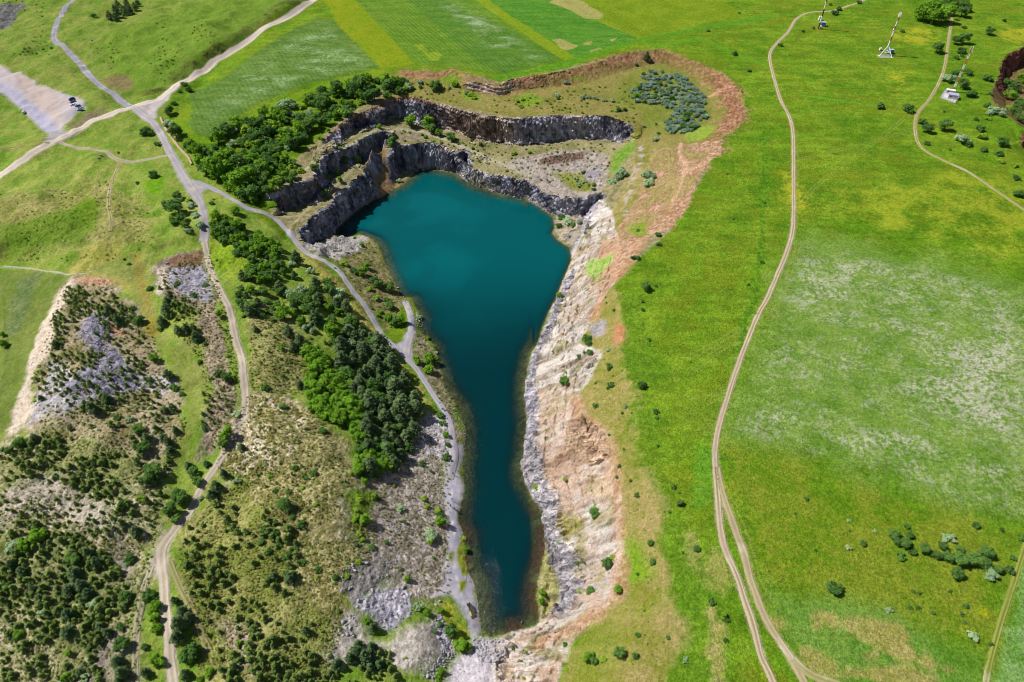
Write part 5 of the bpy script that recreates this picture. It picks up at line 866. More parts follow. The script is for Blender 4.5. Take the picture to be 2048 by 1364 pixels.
# ---- plantations of young pines: the largest are things, the rest one mass
JP = []
for poly, sp, d0, d1, seed in (
  ([(140,575),(215,582),(272,632),(292,692),(284,745),(225,705),(160,722),(108,695),(108,640),(120,600)], 13, 12, 20, 21),
  ([(108,695),(284,745),(335,775),(345,850),(240,835),(170,822),(100,792),(66,770)], 19, 11, 19, 22),
  ([(20,890),(100,862),(235,838),(330,860),(350,900),(325,960),(310,1050),(262,1065),(200,1005),(130,960),(0,965),(0,905)], 19, 14, 25, 23),
  ([(0,965),(130,962),(200,1005),(250,1060),(200,1080),(120,1035),(0,1030)], 22, 10, 17, 24),
  ([(0,1040),(120,1045),(200,1095),(252,1150),(262,1200),(215,1245),(190,1300),(205,1380),(0,1380)], 19, 13, 27, 25),
  ([(375,1030),(430,1002),(520,1010),(590,1062),(600,1160),(640,1262),(610,1380),(450,1380),(402,1240),(368,1150)], 26, 17, 30, 26),
  ([(612,1330),(700,1290),(780,1300),(800,1380),(610,1380)], 18, 14, 24, 27),
  ([(318,560),(345,540),(372,590),(400,620),(392,660),(350,640),(320,610)], 17, 12, 20, 28),
  ([(405,790),(440,770),(470,830),(450,880),(415,900),(398,880)], 19, 9, 15, 29),
  ([(480,590),(545,650),(600,690),(595,740),(520,700),(480,640)], 34, 9, 14, 30),
  ([(490,880),(600,840),(700,960),(650,1100),(520,1010)], 36, 8, 13, 31)):
    r = random.Random(seed)
    for x, y in scatter(poly, sp * .86, .5, seed=seed):
        f = float(fbm(np.array([x]), np.array([y * 1.3]), 75, 3, 700 + seed // 3)[0])
        if f < .45 and r.random() < .8: continue
        JP.append((x, y, (d0 + (d1 - d0) * r.random() ** 1.4) * (.82 + .5 * max(0, f - .4))))
JP.sort(key=lambda p: -p[2])
for x, y, d in JP[:280]:
    g, f = (('young pines on the spoil heap', 'young olive green pine on the stony spoil heap at the left') if y < 860 and x < 380 else
            ('young pines right of the forking gravel road', 'young olive green pine on the grassy slope right of the forking gravel road') if x > 330 else
            ('young pines on the dry hillside', 'young olive green pine on the dry hillside in the lower left corner'))
    plant('J', x, y, d, g, f)
def mass(name, label, cat, kindmat, pts, form, nleaf, leaf, hf, seed, lift=.3):
    r = np.random.default_rng(seed); protos = [crown(kindmat, seed * 10 + i, nleaf, form, leaf) for i in range(6)]
    P = np.array([(p[0], p[1]) for p in pts]); D = np.array([p[2] for p in pts])
    x, y = hit(P[:, 0], P[:, 1], .4); dd = y * CP + (CAM_H - ground(x, y)) * SP; w = D * dd / FPX / 2
    z = ground(x, y); VV, FF, AA = [], [], []; n = 0
    for i in range(len(P)):
        if z[i] < WATER + .05: continue
        V, F, a = protos[i % 6]; q = r.uniform(0, 6.28); c, s = cos(q), sin(q); w_ = w[i]
        V2 = np.stack([(V[:, 0] * c - V[:, 1] * s) * w_ + x[i], (V[:, 0] * s + V[:, 1] * c) * w_ + y[i], V[:, 2] * w_ * hf * r.uniform(.8, 1.2) + z[i]], 1)
        VV.append(V2); FF.append(F + n); AA.append(a * .7 + .3 * r.uniform()); n += len(V)
    o = link(name, mesh_np(name, np.concatenate(VV), np.concatenate(FF), LM[kindmat], {"leaf": ('FLOAT', np.concatenate(AA))}))
    o["kind"] = "stuff"; o["label"] = label; o["category"] = cat; return o
mass("young_pine_thicket", "smaller young pines dotted thickly over the western hillsides", "young pines", 'J', JP[280:], 'young', 260, .15, .95, 5)
def weeds(polys, sp, d0, d1, seed, cl=0.0):
    out = []; r = random.Random(seed)
    for poly in polys:
        for x, y in scatter(poly, sp, .6, 9000, seed):
            if cl and float(fbm(np.array([x]), np.array([y]), 40, 3, seed)[0]) < cl: continue
            out.append((x, y, r.uniform(d0, d1)))
    return out
WEST = [[(-5,900),(110,862),(250,905),(330,965),(300,1140),(265,1370),(-5,1370)], [(355,1100),(430,990),(490,960),(600,1030),(690,1260),(640,1370),(400,1370)], [(430,930),(500,780),(640,830),(760,1100),(690,1150),(680,1260),(560,1050)],
        [(120,572),(215,565),(300,660),(375,850),(330,960),(100,900),(60,770),(115,600)], [(500,600),(620,680),(610,790),(500,780)], [(320,540),(420,500),(450,620),(480,760),(440,900),(420,860),(400,720),(340,640)]]
mass("dry_grass_tufts", "dry olive grass tufts covering the western slopes", "grass", 'T', weeds(WEST[1:3] + WEST[4:], 8, 3, 6.5, 61) + weeds([WEST[0], WEST[3]], 11, 3, 6.5, 69) + weeds([[(700,1010),(820,850),(900,880),(900,1190),(740,1120)]], 11, 2.5, 6, 68), 'bush', 26, .38, .8, 6)
mass("low_scrub", "low green scrub spread over slopes and verges", "scrub", 'S', weeds(WEST, 17, 4, 9, 62, .48) + weeds([[(610,500),(740,480),(800,590),(790,650),(700,560)], [(826,655),(868,690),(912,815),(900,850),(860,765)], [(430,430),(520,490),(600,620),(560,690),(470,560)], [(600,330),(760,260),(860,255),(1000,295),(1150,285),(1230,290),(1200,380),(1020,350),(900,295),(780,285),(650,320)], [(830,160),(1000,200),(1250,165),(1280,250),(1100,222),(930,208),(800,190)], [(540,430),(600,430),(700,345),(660,390)]], 14, 3.5, 8, 63, .4)
     + weeds([[(0,370),(200,350),(310,430),(300,520),(0,520)], [(180,100),(350,30),(500,40),(380,150),(280,190)], [(0,0),(90,0),(100,110),(0,110)]], 13, 3, 6, 64, .52), 'bush', 40, .3, .75, 7)
mass("meadow_weeds", "dark weed clumps dotted over the eastern meadow", "weeds", 'K', weeds([[(1250,560),(1420,480),(1520,300),(1540,560),(1440,800),(1420,1000),(1440,1200),(1500,1364),(1250,1364),(1330,1000)]], 26, 2.2, 4.5, 65, .5) + weeds([[(1170,600),(1240,640),(1280,900),(1320,1100),(1250,1150),(1240,900),(1180,760)], [(1070,700),(1190,500),(1150,760),(1200,1200),(1110,1100)]], 15, 2, 4, 66, .45) + weeds([[(1480,960),(1700,1000),(2040,1090),(1960,1350),(1600,1250)]], 34, 2.2, 4.2, 67, .45), 'bush', 40, .32, .8, 8)
#OBJECTS
# ------------------------------------------------------------------ rocks
def rock_mat(name, c, var=.3):
    m, nt, b = mat(name); n, l = nt.nodes, nt.links
    oi = n.new("ShaderNodeObjectInfo"); tc = n.new("ShaderNodeTexCoord"); no = n.new("ShaderNodeTexNoise"); no.inputs["Scale"].default_value = 2.2; no.inputs["Detail"].default_value = 5
    l.new(tc.outputs["Object"], no.inputs["Vector"]); ad = n.new("ShaderNodeMath"); ad.operation = 'ADD'; l.new(no.outputs["Fac"], ad.inputs[0]); l.new(oi.outputs["Random"], ad.inputs[1])
    mr = n.new("ShaderNodeMapRange"); mr.inputs[2].default_value = 2; mr.inputs[3].default_value = 1 - var; mr.inputs[4].default_value = 1 + var; l.new(ad.outputs[0], mr.inputs[0])
    sc = n.new("ShaderNodeVectorMath"); sc.operation = 'SCALE'; sc.inputs[0].default_value = c; l.new(mr.outputs[0], sc.inputs["Scale"]); l.new(sc.outputs[0], b.inputs["Base Color"])
    setv(b, Roughness=.92); return m
M_ROCK = rock_mat("rock", tuple(lin((188,184,192))))
def rock_verts(seed):
    r = random.Random(seed); bm = bmesh.new()
    for k in range(16):
        v = Vector((r.gauss(0, 1), r.gauss(0, 1), r.gauss(0, 1))).normalized() * r.uniform(.75, 1.05); bm.verts.new((v.x, v.y * .8, v.z * .7 + .25))
    g = bmesh.ops.convex_hull(bm, input=bm.verts); junk = [e for e in g["geom_interior"] if isinstance(e, bmesh.types.BMVert)]
    if junk: bmesh.ops.delete(bm, geom=junk, context='VERTS')
    bmesh.ops.triangulate(bm, faces=bm.faces); return bm
ROCKS = []
for i in range(8):
    bm = rock_verts(300 + i); me = bpy.data.meshes.new("boulder"); bm.to_mesh(me); bm.free(); me.materials.append(M_ROCK); ROCKS.append(me)
def boulder(px, py, d, group=None, fixed=None):
    x, y = hit(px, py, .2); x, y = x[0], y[0]; z = float(ground(x, y)); dd = y * CP + (CAM_H - z) * SP; w = d * dd / FPX / 2
    o = link("boulder", random.choice(ROCKS)); o.location = (x, y, z - .05 * w); o.scale = (w * random.uniform(.9, 1.2), w * random.uniform(.8, 1.1), w * random.uniform(.8, 1.2)); o.rotation_euler = (random.uniform(-.3, .3), random.uniform(-.3, .3), random.uniform(0, 6.28))
    o["category"] = "boulder"
    if group: o["group"] = group
    if fixed: o["label"] = fixed
    REG.append(dict(o=o, phrase='pale grey boulder', px=px, py=py, d=w * 2, fixed=fixed, kind='R', cat='boulder'))
for t, l_ in ((10, [(660,650,28),(580,665,38),(590,695,30),(695,812,30),(785,722,25),(843,808,38),(880,800,34),(872,838,32),(825,860,30),(893,885,28),(612,878,36),(655,905,40),(605,915,22),(740,910,16),(770,955,16),(918,950,24),(520,1005,34),(560,1040,30),(545,1080,28),(572,1075,26),(515,1085,20),(560,962,24),(1100,880,24),(1075,900,24),(1085,1095,34),(1150,1190,28),(800,865,24),(768,815,18),(512,815,26),(565,800,28),(1025,1330,28),(1120,1240,24)]), (6, [(65,682,28)]), (5, [(995,213,24),(382,77,20),(247,98,14)]), (11, [(60,1005,24),(5,1070,30)]), (1, [(550,245,22),(605,930,24),(590,945,16)])):
    for x, y, d in l_: px, py = T(t, [(x, y)])[0]; boulder(px, py, d / 2.992)
SMALL = []
def rocks_in(poly, sp, d0, d1, seed):
    r = random.Random(seed)
    for x, y in scatter(poly, sp, .5, seed=seed): SMALL.append((x, y, d0 + (d1 - d0) * r.random() ** 2.2))
rocks_in(T(10, [(600,880),(700,820),(860,800),(930,900),(925,970),(800,1070),(720,1020),(660,950)]), 5.5, 1.8, 6, 1)
rocks_in(T(10, [(1290,1100),(1340,1095),(1480,1110),(1500,1180),(1440,1250),(1330,1240)]), 6, 4.5, 12, 2)
rocks_in(T(10, [(1060,960),(1110,960),(1140,1040),(1210,1120),(1190,1200),(1060,1340),(1000,1330),(1110,1180),(1090,1060)]), 5.5, 3, 8, 3)
rocks_in(T(10, [(500,970),(590,960),(600,1080),(540,1110),(490,1060)]), 7, 3, 8, 4)
rocks_in(T(10, [(520,680),(600,640),(620,720),(560,820),(500,780)]), 7, 2.5, 7, 5)
rocks_in(T(10, [(760,610),(850,620),(830,720),(720,760)]), 6, 1.8, 5, 6)
rocks_in(T(10, [(600,690),(840,700),(840,800),(620,860)]), 9, 1.5, 4, 7)
rocks_in(T(10, [(800,1150),(1000,1040),(1060,1130),(1000,1300),(880,1260)]), 8, 1.5, 5, 8)
rocks_in(T(10, [(720,60),(1100,40),(1120,300),(1090,560),(760,600),(720,300)]), 10, 1.5, 4.5, 9)
rocks_in(T(10, [(1150,1240),(1480,1240),(1530,1360),(1130,1360)]), 8, 1.5, 4, 10)
rocks_in(T(6, [(920,1160),(1060,1120),(1140,1180),(1150,1364),(900,1364)]), 7, 1.8, 5, 11)
rocks_in(T(5, [(470,640),(560,520),(640,500),(660,600),(640,690),(760,840),(870,940),(830,970),(600,1015),(400,1065),(290,1010),(440,900),(540,790)]), 6, 2, 6.5, 12)
rocks_in(T(5, [(990,240),(1210,230),(1270,400),(1250,440),(1130,430),(1000,330)]), 6, 2, 5, 13)
rocks_in([(612,490),(650,462),(690,470),(725,478),(715,498),(680,515),(640,508)], 5, 1.5, 4, 14)
rocks_in([(702,430),(722,412),(748,396),(754,384),(745,375),(735,390)], 4.5, 1.5, 5, 15)
rocks_in([(925,1160),(955,1195),(957,1225),(950,1180),(940,1145)], 4, 2, 5, 16)
rocks_in([(795,575),(812,600),(842,633),(850,665),(838,660),(822,625)], 5, 2, 5, 17)
rocks_in([(905,815),(932,850),(930,900),(926,860)], 4.5, 2, 5, 18)
rocks_in([(1046,900),(1062,940),(1088,1000),(1108,1090),(1130,1180),(1100,1130),(1080,1020),(1052,950)], 7, 2, 5, 19)
rocks_in([(0,380),(180,350),(300,420),(260,500),(60,440)], 17, 1.5, 4, 20)
rocks_in(T(3, [(0,1000),(300,910),(520,910),(570,1090),(400,1210),(150,1160)]), 9, 1.2, 3.5, 21)
rocks_in([(1115,610),(1190,615),(1165,660),(1150,690),(1190,720),(1165,770),(1150,810),(1200,880),(1225,950),(1232,1100),(1225,1180),(1160,1230),(1125,1240),(1140,1180),(1115,1080),(1090,980),(1065,900),(1070,760),(1090,690)], 12, 1.0, 3.6, 22)
TOES = [[(640,295),(692,264),(753,247),(799,227)], [(876,262),(946,272),(1007,289),(1091,289),(1164,277),(1238,281)], [(552,418),(622,402),(656,352),(719,313),(761,292)], [(628,479),(681,449),(722,408),(747,373)], [(791,336),(829,340),(866,332),(923,346)], [(960,372),(1024,391),(1074,411),(1124,428)]]
r = random.Random(77)
for tl in TOES:
    for (x0, y0), (x1, y1) in zip(tl[:-1], tl[1:]):
        for k in range(int(math.hypot(x1 - x0, y1 - y0) / 2.2)): q = r.random(); SMALL.append((x0 + (x1 - x0) * q + r.gauss(0, 2), y0 + (y1 - y0) * q + r.uniform(-1, 5), 1.2 + 4.5 * r.random() ** 2.5))
SMALL.sort(key=lambda p: -p[2])
BZ = lambda x, y: ('boulders on the grey scree and shore at the bottom', 'loose grey boulder in the rubble near the bottom end of the lake') if y > 1080 else (('stones on the left spoil heap', 'loose grey stone on the scree of the left spoil heaps') if x < 450 else ('stones beside the lake', 'loose grey stone in the rubble beside the lake'))
for x, y, d in SMALL[:235]: g, f = BZ(x, y); boulder(x, y, d, g, f)
def rubble(pts):
    r = np.random.default_rng(5); base = []
    for i in range(6):
        bm = rock_verts(400 + i); bm.verts.index_update(); base.append((np.array([v.co for v in bm.verts]), np.array([[v.index for v in f.verts] for f in bm.faces]))); bm.free()
    P = np.array(pts); x, y = hit(P[:, 0], P[:, 1], .1); z = ground(x, y); w = P[:, 2] * (y * CP + (CAM_H - z) * SP) / FPX / 2; VV, FF = [], []; n = 0
    for i in range(len(P)):
        V, F = base[i % 6]; q = r.uniform(0, 6.28); c, s = cos(q), sin(q)
        VV.append(np.stack([(V[:, 0] * c - V[:, 1] * s) * w[i] + x[i], (V[:, 0] * s + V[:, 1] * c) * w[i] + y[i], V[:, 2] * w[i] + z[i]], 1)); FF.append(F + n); n += len(V)
    o = link("rubble", mesh_np("rubble", np.concatenate(VV), np.concatenate(FF), M_ROCK)); o["kind"] = "stuff"; o["label"] = "small loose grey stones strewn over the scree slopes"; o["category"] = "rubble"
rubble(SMALL[235:])

# ------------------------------------------------------------------ mesh helpers for built things
def add_box(bm, c, s, rz=0, bev=0.0, mi=0, taper=1.0):
    M = Matrix.Translation(c) @ Matrix.Rotation(rz, 4, 'Z'); vs = []
    for z in (-.5, .5):
        k = taper if z > 0 else 1.0
        for x, y in ((-.5, -.5), (.5, -.5), (.5, .5), (-.5, .5)): vs.append(bm.verts.new(M @ Vector((x * s[0] * k, y * s[1] * k, z * s[2]))))
    fs = [bm.faces.new([vs[i] for i in q]) for q in ((3,2,1,0),(4,5,6,7),(0,1,5,4),(1,2,6,5),(2,3,7,6),(3,0,4,7))]
    for f in fs: f.material_index = mi
    if bev: bmesh.ops.bevel(bm, geom=list({e for f in fs for e in f.edges}), offset=bev, segments=2, affect='EDGES', profile=.5)
def add_tube(bm, a, b, ra, rb=None, n=10, mi=0):
    rb = ra if rb is None else rb; a, b = Vector(a), Vector(b); d = (b - a).normalized(); u = d.orthogonal().normalized(); v = d.cross(u)
    A = [bm.verts.new(a + (u * cos(k * 6.2832 / n) + v * sin(k * 6.2832 / n)) * ra) for k in range(n)]; B_ = [bm.verts.new(b + (u * cos(k * 6.2832 / n) + v * sin(k * 6.2832 / n)) * rb) for k in range(n)]
    for k in range(n): f = bm.faces.new((A[k], A[(k + 1) % n], B_[(k + 1) % n], B_[k])); f.material_index = mi
    for L_ in (A[::-1], B_): f = bm.faces.new(L_); f.material_index = mi
def obj(name, bm, mats, parent=None):
    me = bpy.data.meshes.new(name); bm.normal_update(); bm.to_mesh(me); bm.free()
    for m in (mats if isinstance(mats, (list, tuple)) else [mats]): me.materials.append(m)
    return link(name, me, parent)
def thing(name, label, cat, loc, rz=0, group=None):
    o = bpy.data.objects.new(name, None); COL.objects.link(o); o.location = loc; o.rotation_euler = (0, 0, rz); o["label"] = label; o["category"] = cat
    if group: o["group"] = group
    return o
def gpt(px, py): x, y = hit(px, py); return float(x[0]), float(y[0]), float(ground(x, y)[0])
M_WHITE, M_RED, M_STEEL, M_CONC = paint("white_paint", (.78,.78,.76), .5), paint("red_paint", (.40,.13,.07), .6), paint("galvanised_steel", (.42,.43,.45), .4, .6), paint("concrete", (.5,.48,.5), .9, scale=1.5, var=.2)
M_BLUE, M_ROOF, M_RUB, M_GLASS = paint("blue_paint", (.09,.19,.46), .45), paint("grey_roof", (.36,.36,.5), .6), paint("rubber", (.02,.02,.02), .8), paint("dark_glass", (.012,.02,.03), .06, var=.02)
M_CHROME = paint("light_lens", (.75,.75,.72), .2); M_TAIL = paint("tail_lens", (.4,.02,.02), .25)

# ------------------------------------------------------------------ radio masts
def dish(bm, c, d, r, mi=0):
    d = Vector(d).normalized(); u = d.orthogonal().normalized(); v = d.cross(u); rings = []
    for rr, dep in ((0, .25), (.5, .19), (.85, .06), (1, 0)):
        rings.append([bm.verts.new(Vector(c) + (u * cos(k * .5236) + v * sin(k * .5236)) * r * max(rr, .02) - d * dep * r) for k in range(12)])
    for a, b in zip(rings[:-1], rings[1:]):
        for k in range(12): f = bm.faces.new((a[k], a[(k + 1) % 12], b[(k + 1) % 12], b[k])); f.material_index = mi
def lattice(bm, z0, z1, w0, w1, bands, r):
    n = int((z1 - z0) / 1.6); H_ = [z0 + (z1 - z0) * i / n for i in range(n + 1)]
    def cor(z, k): w = (w0 + (w1 - w0) * (z - z0) / (z1 - z0)) / 2; q = k * 2.0944 + .4; return (w * cos(q), w * sin(q), z)
    for i in range(n):
        mi = int(bands * (i + .5) / n) % 2
        for k in range(3):
            add_tube(bm, cor(H_[i], k), cor(H_[i + 1], k), r, n=6, mi=mi); add_tube(bm, cor(H_[i], k), cor(H_[i + 1], (k + 1) % 3), r * .6, n=5, mi=mi); add_tube(bm, cor(H_[i], k), cor(H_[i], (k + 1) % 3), r * .6, n=5, mi=mi)
def panels(root, z, r, n=3, h=2.4):
    for k in range(n):
        bm = bmesh.new(); q = k * 6.283 / n + .5; add_box(bm, (r * cos(q), r * sin(q), z), (.22, .42, h), q, .04); add_tube(bm, (0, 0, z), (r * cos(q), r * sin(q), z), .05); obj("antenna", bm, M_WHITE, root)
# tripod mast
x, y, z = gpt(1770, 110.5); t = thing("radio_tower", "red and white radio mast standing on a splayed white tripod in the meadow", "radio tower", (x, y, z))
bm = bmesh.new(); HT = 29.5; apex = 6.4; edges_ = [apex, 10.5, 13.5, 17, 20.5, 24, HT - 3]; 
for i, (a, b) in enumerate(zip(edges_[:-1], edges_[1:])): add_tube(bm, (0, 0, a), (0, 0, b), .62 - .03 * i, .60 - .03 * i, 12, 1 if i % 2 else 0)
add_tube(bm, (0, 0, HT - 3), (0, 0, HT + .6), .3, .2, 8, 0); obj("mast", bm, [M_WHITE, M_RED], t)
for q in (3.5, 5.3, 1.1):
    bm = bmesh.new(); add_tube(bm, (.2 * cos(q), .2 * sin(q), apex + .3), (5.6 * cos(q), 5.6 * sin(q), 0), .26, .26, 8); add_box(bm, (5.6 * cos(q), 5.6 * sin(q), .1), (1.1, 1.1, .5), q, .05); obj("leg", bm, M_WHITE, t)
bm = bmesh.new()
for q, q2 in ((3.5, 5.3), (5.3, 1.1), (1.1, 3.5)): add_tube(bm, (3.4 * cos(q), 3.4 * sin(q), 2.6), (3.4 * cos(q2), 3.4 * sin(q2), 2.6), .12)
obj("brace", bm, M_WHITE, t); panels(t, HT - 1.4, 1.0, 4, 2.8); panels(t, 17.2, .95, 3, 1.7)
bm = bmesh.new(); dish(bm, (-.9, -.3, 18.5), (-1, -.3, .1), .55); add_tube(bm, (0, 0, 18.5), (-.9, -.3, 18.5), .06); obj("dish", bm, M_WHITE, t)
xp, yp, zp = gpt(1774, 113); 
bm = bmesh.new(); add_box(bm, (0, 0, .02), (10.5, 6.5, .2), .1); o = obj("concrete_pad", bm, paint("gravel_pad", (.25,.27,.2), .95, scale=2, var=.35)); o.location = (xp - 1.5, yp, zp); o["label"] = "grey gravel pad under the tripod mast"; o["category"] = "pad"
def cabinet(px, py, s, rz, label, m):
    x, y, z = gpt(px, py); t = thing("equipment_cabinet", label, "cabinet", (x, y, z), rz)
    bm = bmesh.new(); add_box(bm, (0, 0, s[2] / 2 + .2), s, 0, .06); obj("body", bm, m, t); bm = bmesh.new(); add_box(bm, (0, 0, s[2] + .26), (s[0] + .2, s[1] + .2, .1), 0, .02); obj("roof", bm, M_ROOF if m is not M_WHITE else M_WHITE, t)
    for k in (-1, 1): bm = bmesh.new(); add_box(bm, (k * s[0] * .24, -s[1] / 2 - .02, s[2] / 2 + .2), (s[0] * .44, .05, s[2] * .86), 0, .01); obj("door", bm, m, t)
    return t
cabinet(1780.5, 107, (3.2, 2.4, 2.6), .2, "blue equipment cabinet beside the right foot of the tripod mast", M_BLUE)
cabinet(1760, 101, (1.8, 1.2, 1.5), .3, "small white cabinet behind the tripod mast", M_WHITE)
# mast at the top edge
x, y, z = gpt(1636.5, 58.5); t = thing("radio_tower", "dark and white radio mast beside the bend of the track at the top edge", "radio tower", (x, y, z))
bm = bmesh.new()
for i in range(6): add_tube(bm, (0, 0, i * 5), (0, 0, i * 5 + 5), .62 - .05 * i, .58 - .05 * i, 12, (i + 1) % 2)
obj("mast", bm, [M_WHITE, paint("dark_red_paint", (.12,.03,.03), .5)], t); panels(t, 28.5, .9, 3, 2.6); panels(t, 20, .8, 2, 1.5)
bm = bmesh.new(); dish(bm, (1.0, -.5, 17.5), (1, -.6, .1), .7); add_tube(bm, (0, 0, 17.5), (1, -.5, 17.5), .06); obj("dish", bm, M_WHITE, t)
cabinet(1645.5, 52, (3.4, 3.0, 2.8), -.3, "large blue equipment cabinet at the foot of the mast by the track", M_BLUE); cabinet(1640, 56.5, (1.6, 1.6, 1.4), .1, "small white cabinet in front of the blue cabinet at the track mast", M_WHITE)
cabinet(1638.5, 41, (1.8, 1.4, 3.0), .1, "tall white cabinet behind the mast by the track", M_WHITE)
# lattice mast and compound
x, y, z = gpt(1905.5, 183.5); t = thing("radio_tower", "red and white lattice mast with round dishes behind the walled compound", "radio tower", (x, y, z))
bm = bmesh.new(); lattice(bm, 0, 28.5, 1.7, .9, 9, .14); obj("mast", bm, [M_RED, M_WHITE], t); panels(t, 28, .9, 3, 2.6)
for (zz, q, rr) in ((26.3, -.5, .95), (24.6, 2.4, .7)): bm = bmesh.new(); dish(bm, (1.0 * cos(q), 1.0 * sin(q), zz), (cos(q), sin(q), .2), rr); add_tube(bm, (0, 0, zz), (1.0 * cos(q), 1.0 * sin(q), zz), .07); obj("dish", bm, M_WHITE, t)
c = [gpt(*p) for p in ((1890.5, 180.5), (1879.5, 196), (1910, 207), (1919, 195))]; zc = sum(p[2] for p in c) / 4 + .12
bm = bmesh.new(); lo = [bm.verts.new((p[0], p[1], zc - .5)) for p in c]; hi = [bm.verts.new((p[0], p[1], zc + .08)) for p in c]; bm.faces.new(hi)
for k in range(4): bm.faces.new((lo[k], lo[(k + 1) % 4], hi[(k + 1) % 4], hi[k]))
o = obj("concrete_pad", bm, M_CONC); o["label"] = "pale concrete pad of the compound below the lattice mast"; o["category"] = "pad"
f = thing("compound_fence", "low grey fence round the concrete compound of the lattice mast", "fence", (0, 0, 0)); ctr = sum((Vector(p) for p in c), Vector()) / 4
for k in range(4):
    a, b = Vector(c[k]), Vector(c[(k + 1) % 4]); bm = bmesh.new(); n = 6
    for h in (.5, 1.0, 1.5): add_tube(bm, (a.x, a.y, zc + h), (b.x, b.y, zc + h), .05, n=5)
    obj("rail", bm, M_STEEL, f)
    for i in range(n): p = a.lerp(b, i / n); bm = bmesh.new(); add_tube(bm, (p.x, p.y, zc - .2), (p.x, p.y, zc + 1.7), .07, n=6); obj("post", bm, M_STEEL, f)
def hut(px, py, s, rz, roof_m, label):
    x, y, z = gpt(px, py); t = thing("equipment_hut", label, "hut", (x, y, zc), rz)
    bm = bmesh.new(); add_box(bm, (0, 0, s[2] / 2 + .08), s, 0, .03); obj("wall", bm, M_CONC, t); bm = bmesh.new(); add_box(bm, (0, 0, s[2] + .18), (s[0] + .5, s[1] + .5, .2), 0, .04); obj("roof", bm, roof_m, t)
    d = None; bm = bmesh.new(); add_box(bm, (s[0] * .2, -s[1] / 2 - .03, 1.1), (1.0, .06, 2.0)); d = obj("door", bm, M_STEEL, t); bm = bmesh.new(); add_box(bm, (s[0] * .2 + .35, -s[1] / 2 - .09, 1.1), (.12, .08, .06)); obj("handle", bm, M_RUB, d)
    bm = bmesh.new(); add_box(bm, (-s[0] * .25, -s[1] / 2 - .03, 1.6), (.9, .06, .6)); obj("window", bm, M_GLASS, t)
hut(1903.5, 197, (5.6, 3.8, 2.7), -.42, M_ROOF, "grey roofed hut in the front of the mast compound")
hut(1899, 187, (5.0, 2.2, 2.3), -.42, M_WHITE, "white roofed hut at the back of the mast compound")

# ------------------------------------------------------------------ parked cars
def prof(bm, pts, w0, w1, mi=0):
    """side profile (x, z, half-width factor) swept across the car"""
    Lf = [bm.verts.new((x, -k * w0, z)) for x, z, k in pts]; Rt = [bm.verts.new((x, k * w0, z)) for x, z, k in pts]; n = len(pts)
    for i in range(n): f = bm.faces.new((Lf[i], Lf[(i + 1) % n], Rt[(i + 1) % n], Rt[i])); f.material_index = mi
    bm.faces.new(Lf[::-1]); bm.faces.new(Rt)
    bmesh.ops.recalc_face_normals(bm, faces=bm.faces)
def car(px, py, rz, c, label, suv=False, hgt=1.0):
    x, y, z = gpt(px, py); t = thing("parked_car", label, "car", (x, y, z + .03), rz, "cars parked on the gravel car park")
    t.scale = (.9, .9, .9)
    m = paint("car_paint", c, .22, .15, .6, .04); h = 1.12 if suv else 1.0
    bm = bmesh.new(); prof(bm, [(-2.15,.32,.94),(-2.2,.62,.95),(-2.08,.86*h,.92),(-1.5,.95*h,.93),(1.0,.95*h,.95),(1.75,.84*h,.93),(2.12,.68,.88),(2.2,.42,.88),(2.1,.26,.9),(1.75,.24,.94),(-1.8,.24,.94)], .9, .9)
    bmesh.ops.bevel(bm, geom=list(bm.edges), offset=.07, segments=2, affect='EDGES'); obj("body", bm, m, t)
    rx = -1.85 if suv else -1.55
    bm = bmesh.new(); prof(bm, [(rx,.93*h,.9),(rx+.45,1.40*h,.72),(.15,1.44*h,.72),(.98,.93*h,.9)], .88, .7); bmesh.ops.bevel(bm, geom=list(bm.edges), offset=.05, segments=2, affect='EDGES'); obj("roof", bm, m, t)
    bm = bmesh.new(); v = [bm.verts.new(p) for p in ((.99,-.68,.99*h),(.99,.68,.99*h),(.24,.56,1.42*h),(.24,-.56,1.42*h))]; bm.faces.new(v); bmesh.ops.translate(bm, verts=bm.verts, vec=(.05,0,.04)); obj("windscreen", bm, M_GLASS, t)
    bm = bmesh.new(); v = [bm.verts.new(p) for p in ((rx-.03,-.66,1.0*h),(rx-.03,.66,1.0*h),(rx+.38,.56,1.38*h),(rx+.38,-.56,1.38*h))]; bm.faces.new(v[::-1]); bmesh.ops.translate(bm, verts=bm.verts, vec=(-.05,0,.03)); obj("rear_window", bm, M_GLASS, t)
    for sd in (-1, 1):
        bm = bmesh.new(); v = [bm.verts.new((a, sd * b, cz * h)) for a, b, cz in ((rx+.2,.80,1.0),(.75,.80,1.0),(.14,.665,1.38),(rx+.5,.665,1.36))]; bm.faces.new(v if sd < 0 else v[::-1]); bmesh.ops.translate(bm, verts=bm.verts, vec=(0, sd * .03, 0)); obj("side_window", bm, M_GLASS, t)
        bm = bmesh.new(); add_box(bm, (2.12, sd * .58, .64), (.14, .36, .14), 0, .03); obj("headlight", bm, M_CHROME, t); bm = bmesh.new(); add_box(bm, (-2.17, sd * .62, .72), (.1, .3, .16), 0, .03); obj("tail_light", bm, M_TAIL, t)
        bm = bmesh.new(); add_box(bm, (.72, sd * .95, 1.0 * h), (.16, .18, .12), 0, .03); obj("mirror", bm, m, t)
        for wx in (1.35, -1.35):
            bm = bmesh.new(); add_tube(bm, (wx, sd * .72, .32), (wx, sd * .92, .32), .33, n=18); w = obj("wheel", bm, M_RUB, t); bm = bmesh.new(); add_tube(bm, (wx, sd * .9, .32), (wx, sd * .935, .32), .2, n=14); obj("rim", bm, M_STEEL, w)
A = math.pi + .42
car(144.3, 199.6, A, (.02,.028,.1), "dark navy car farthest back in the row on the gravel car park", True)
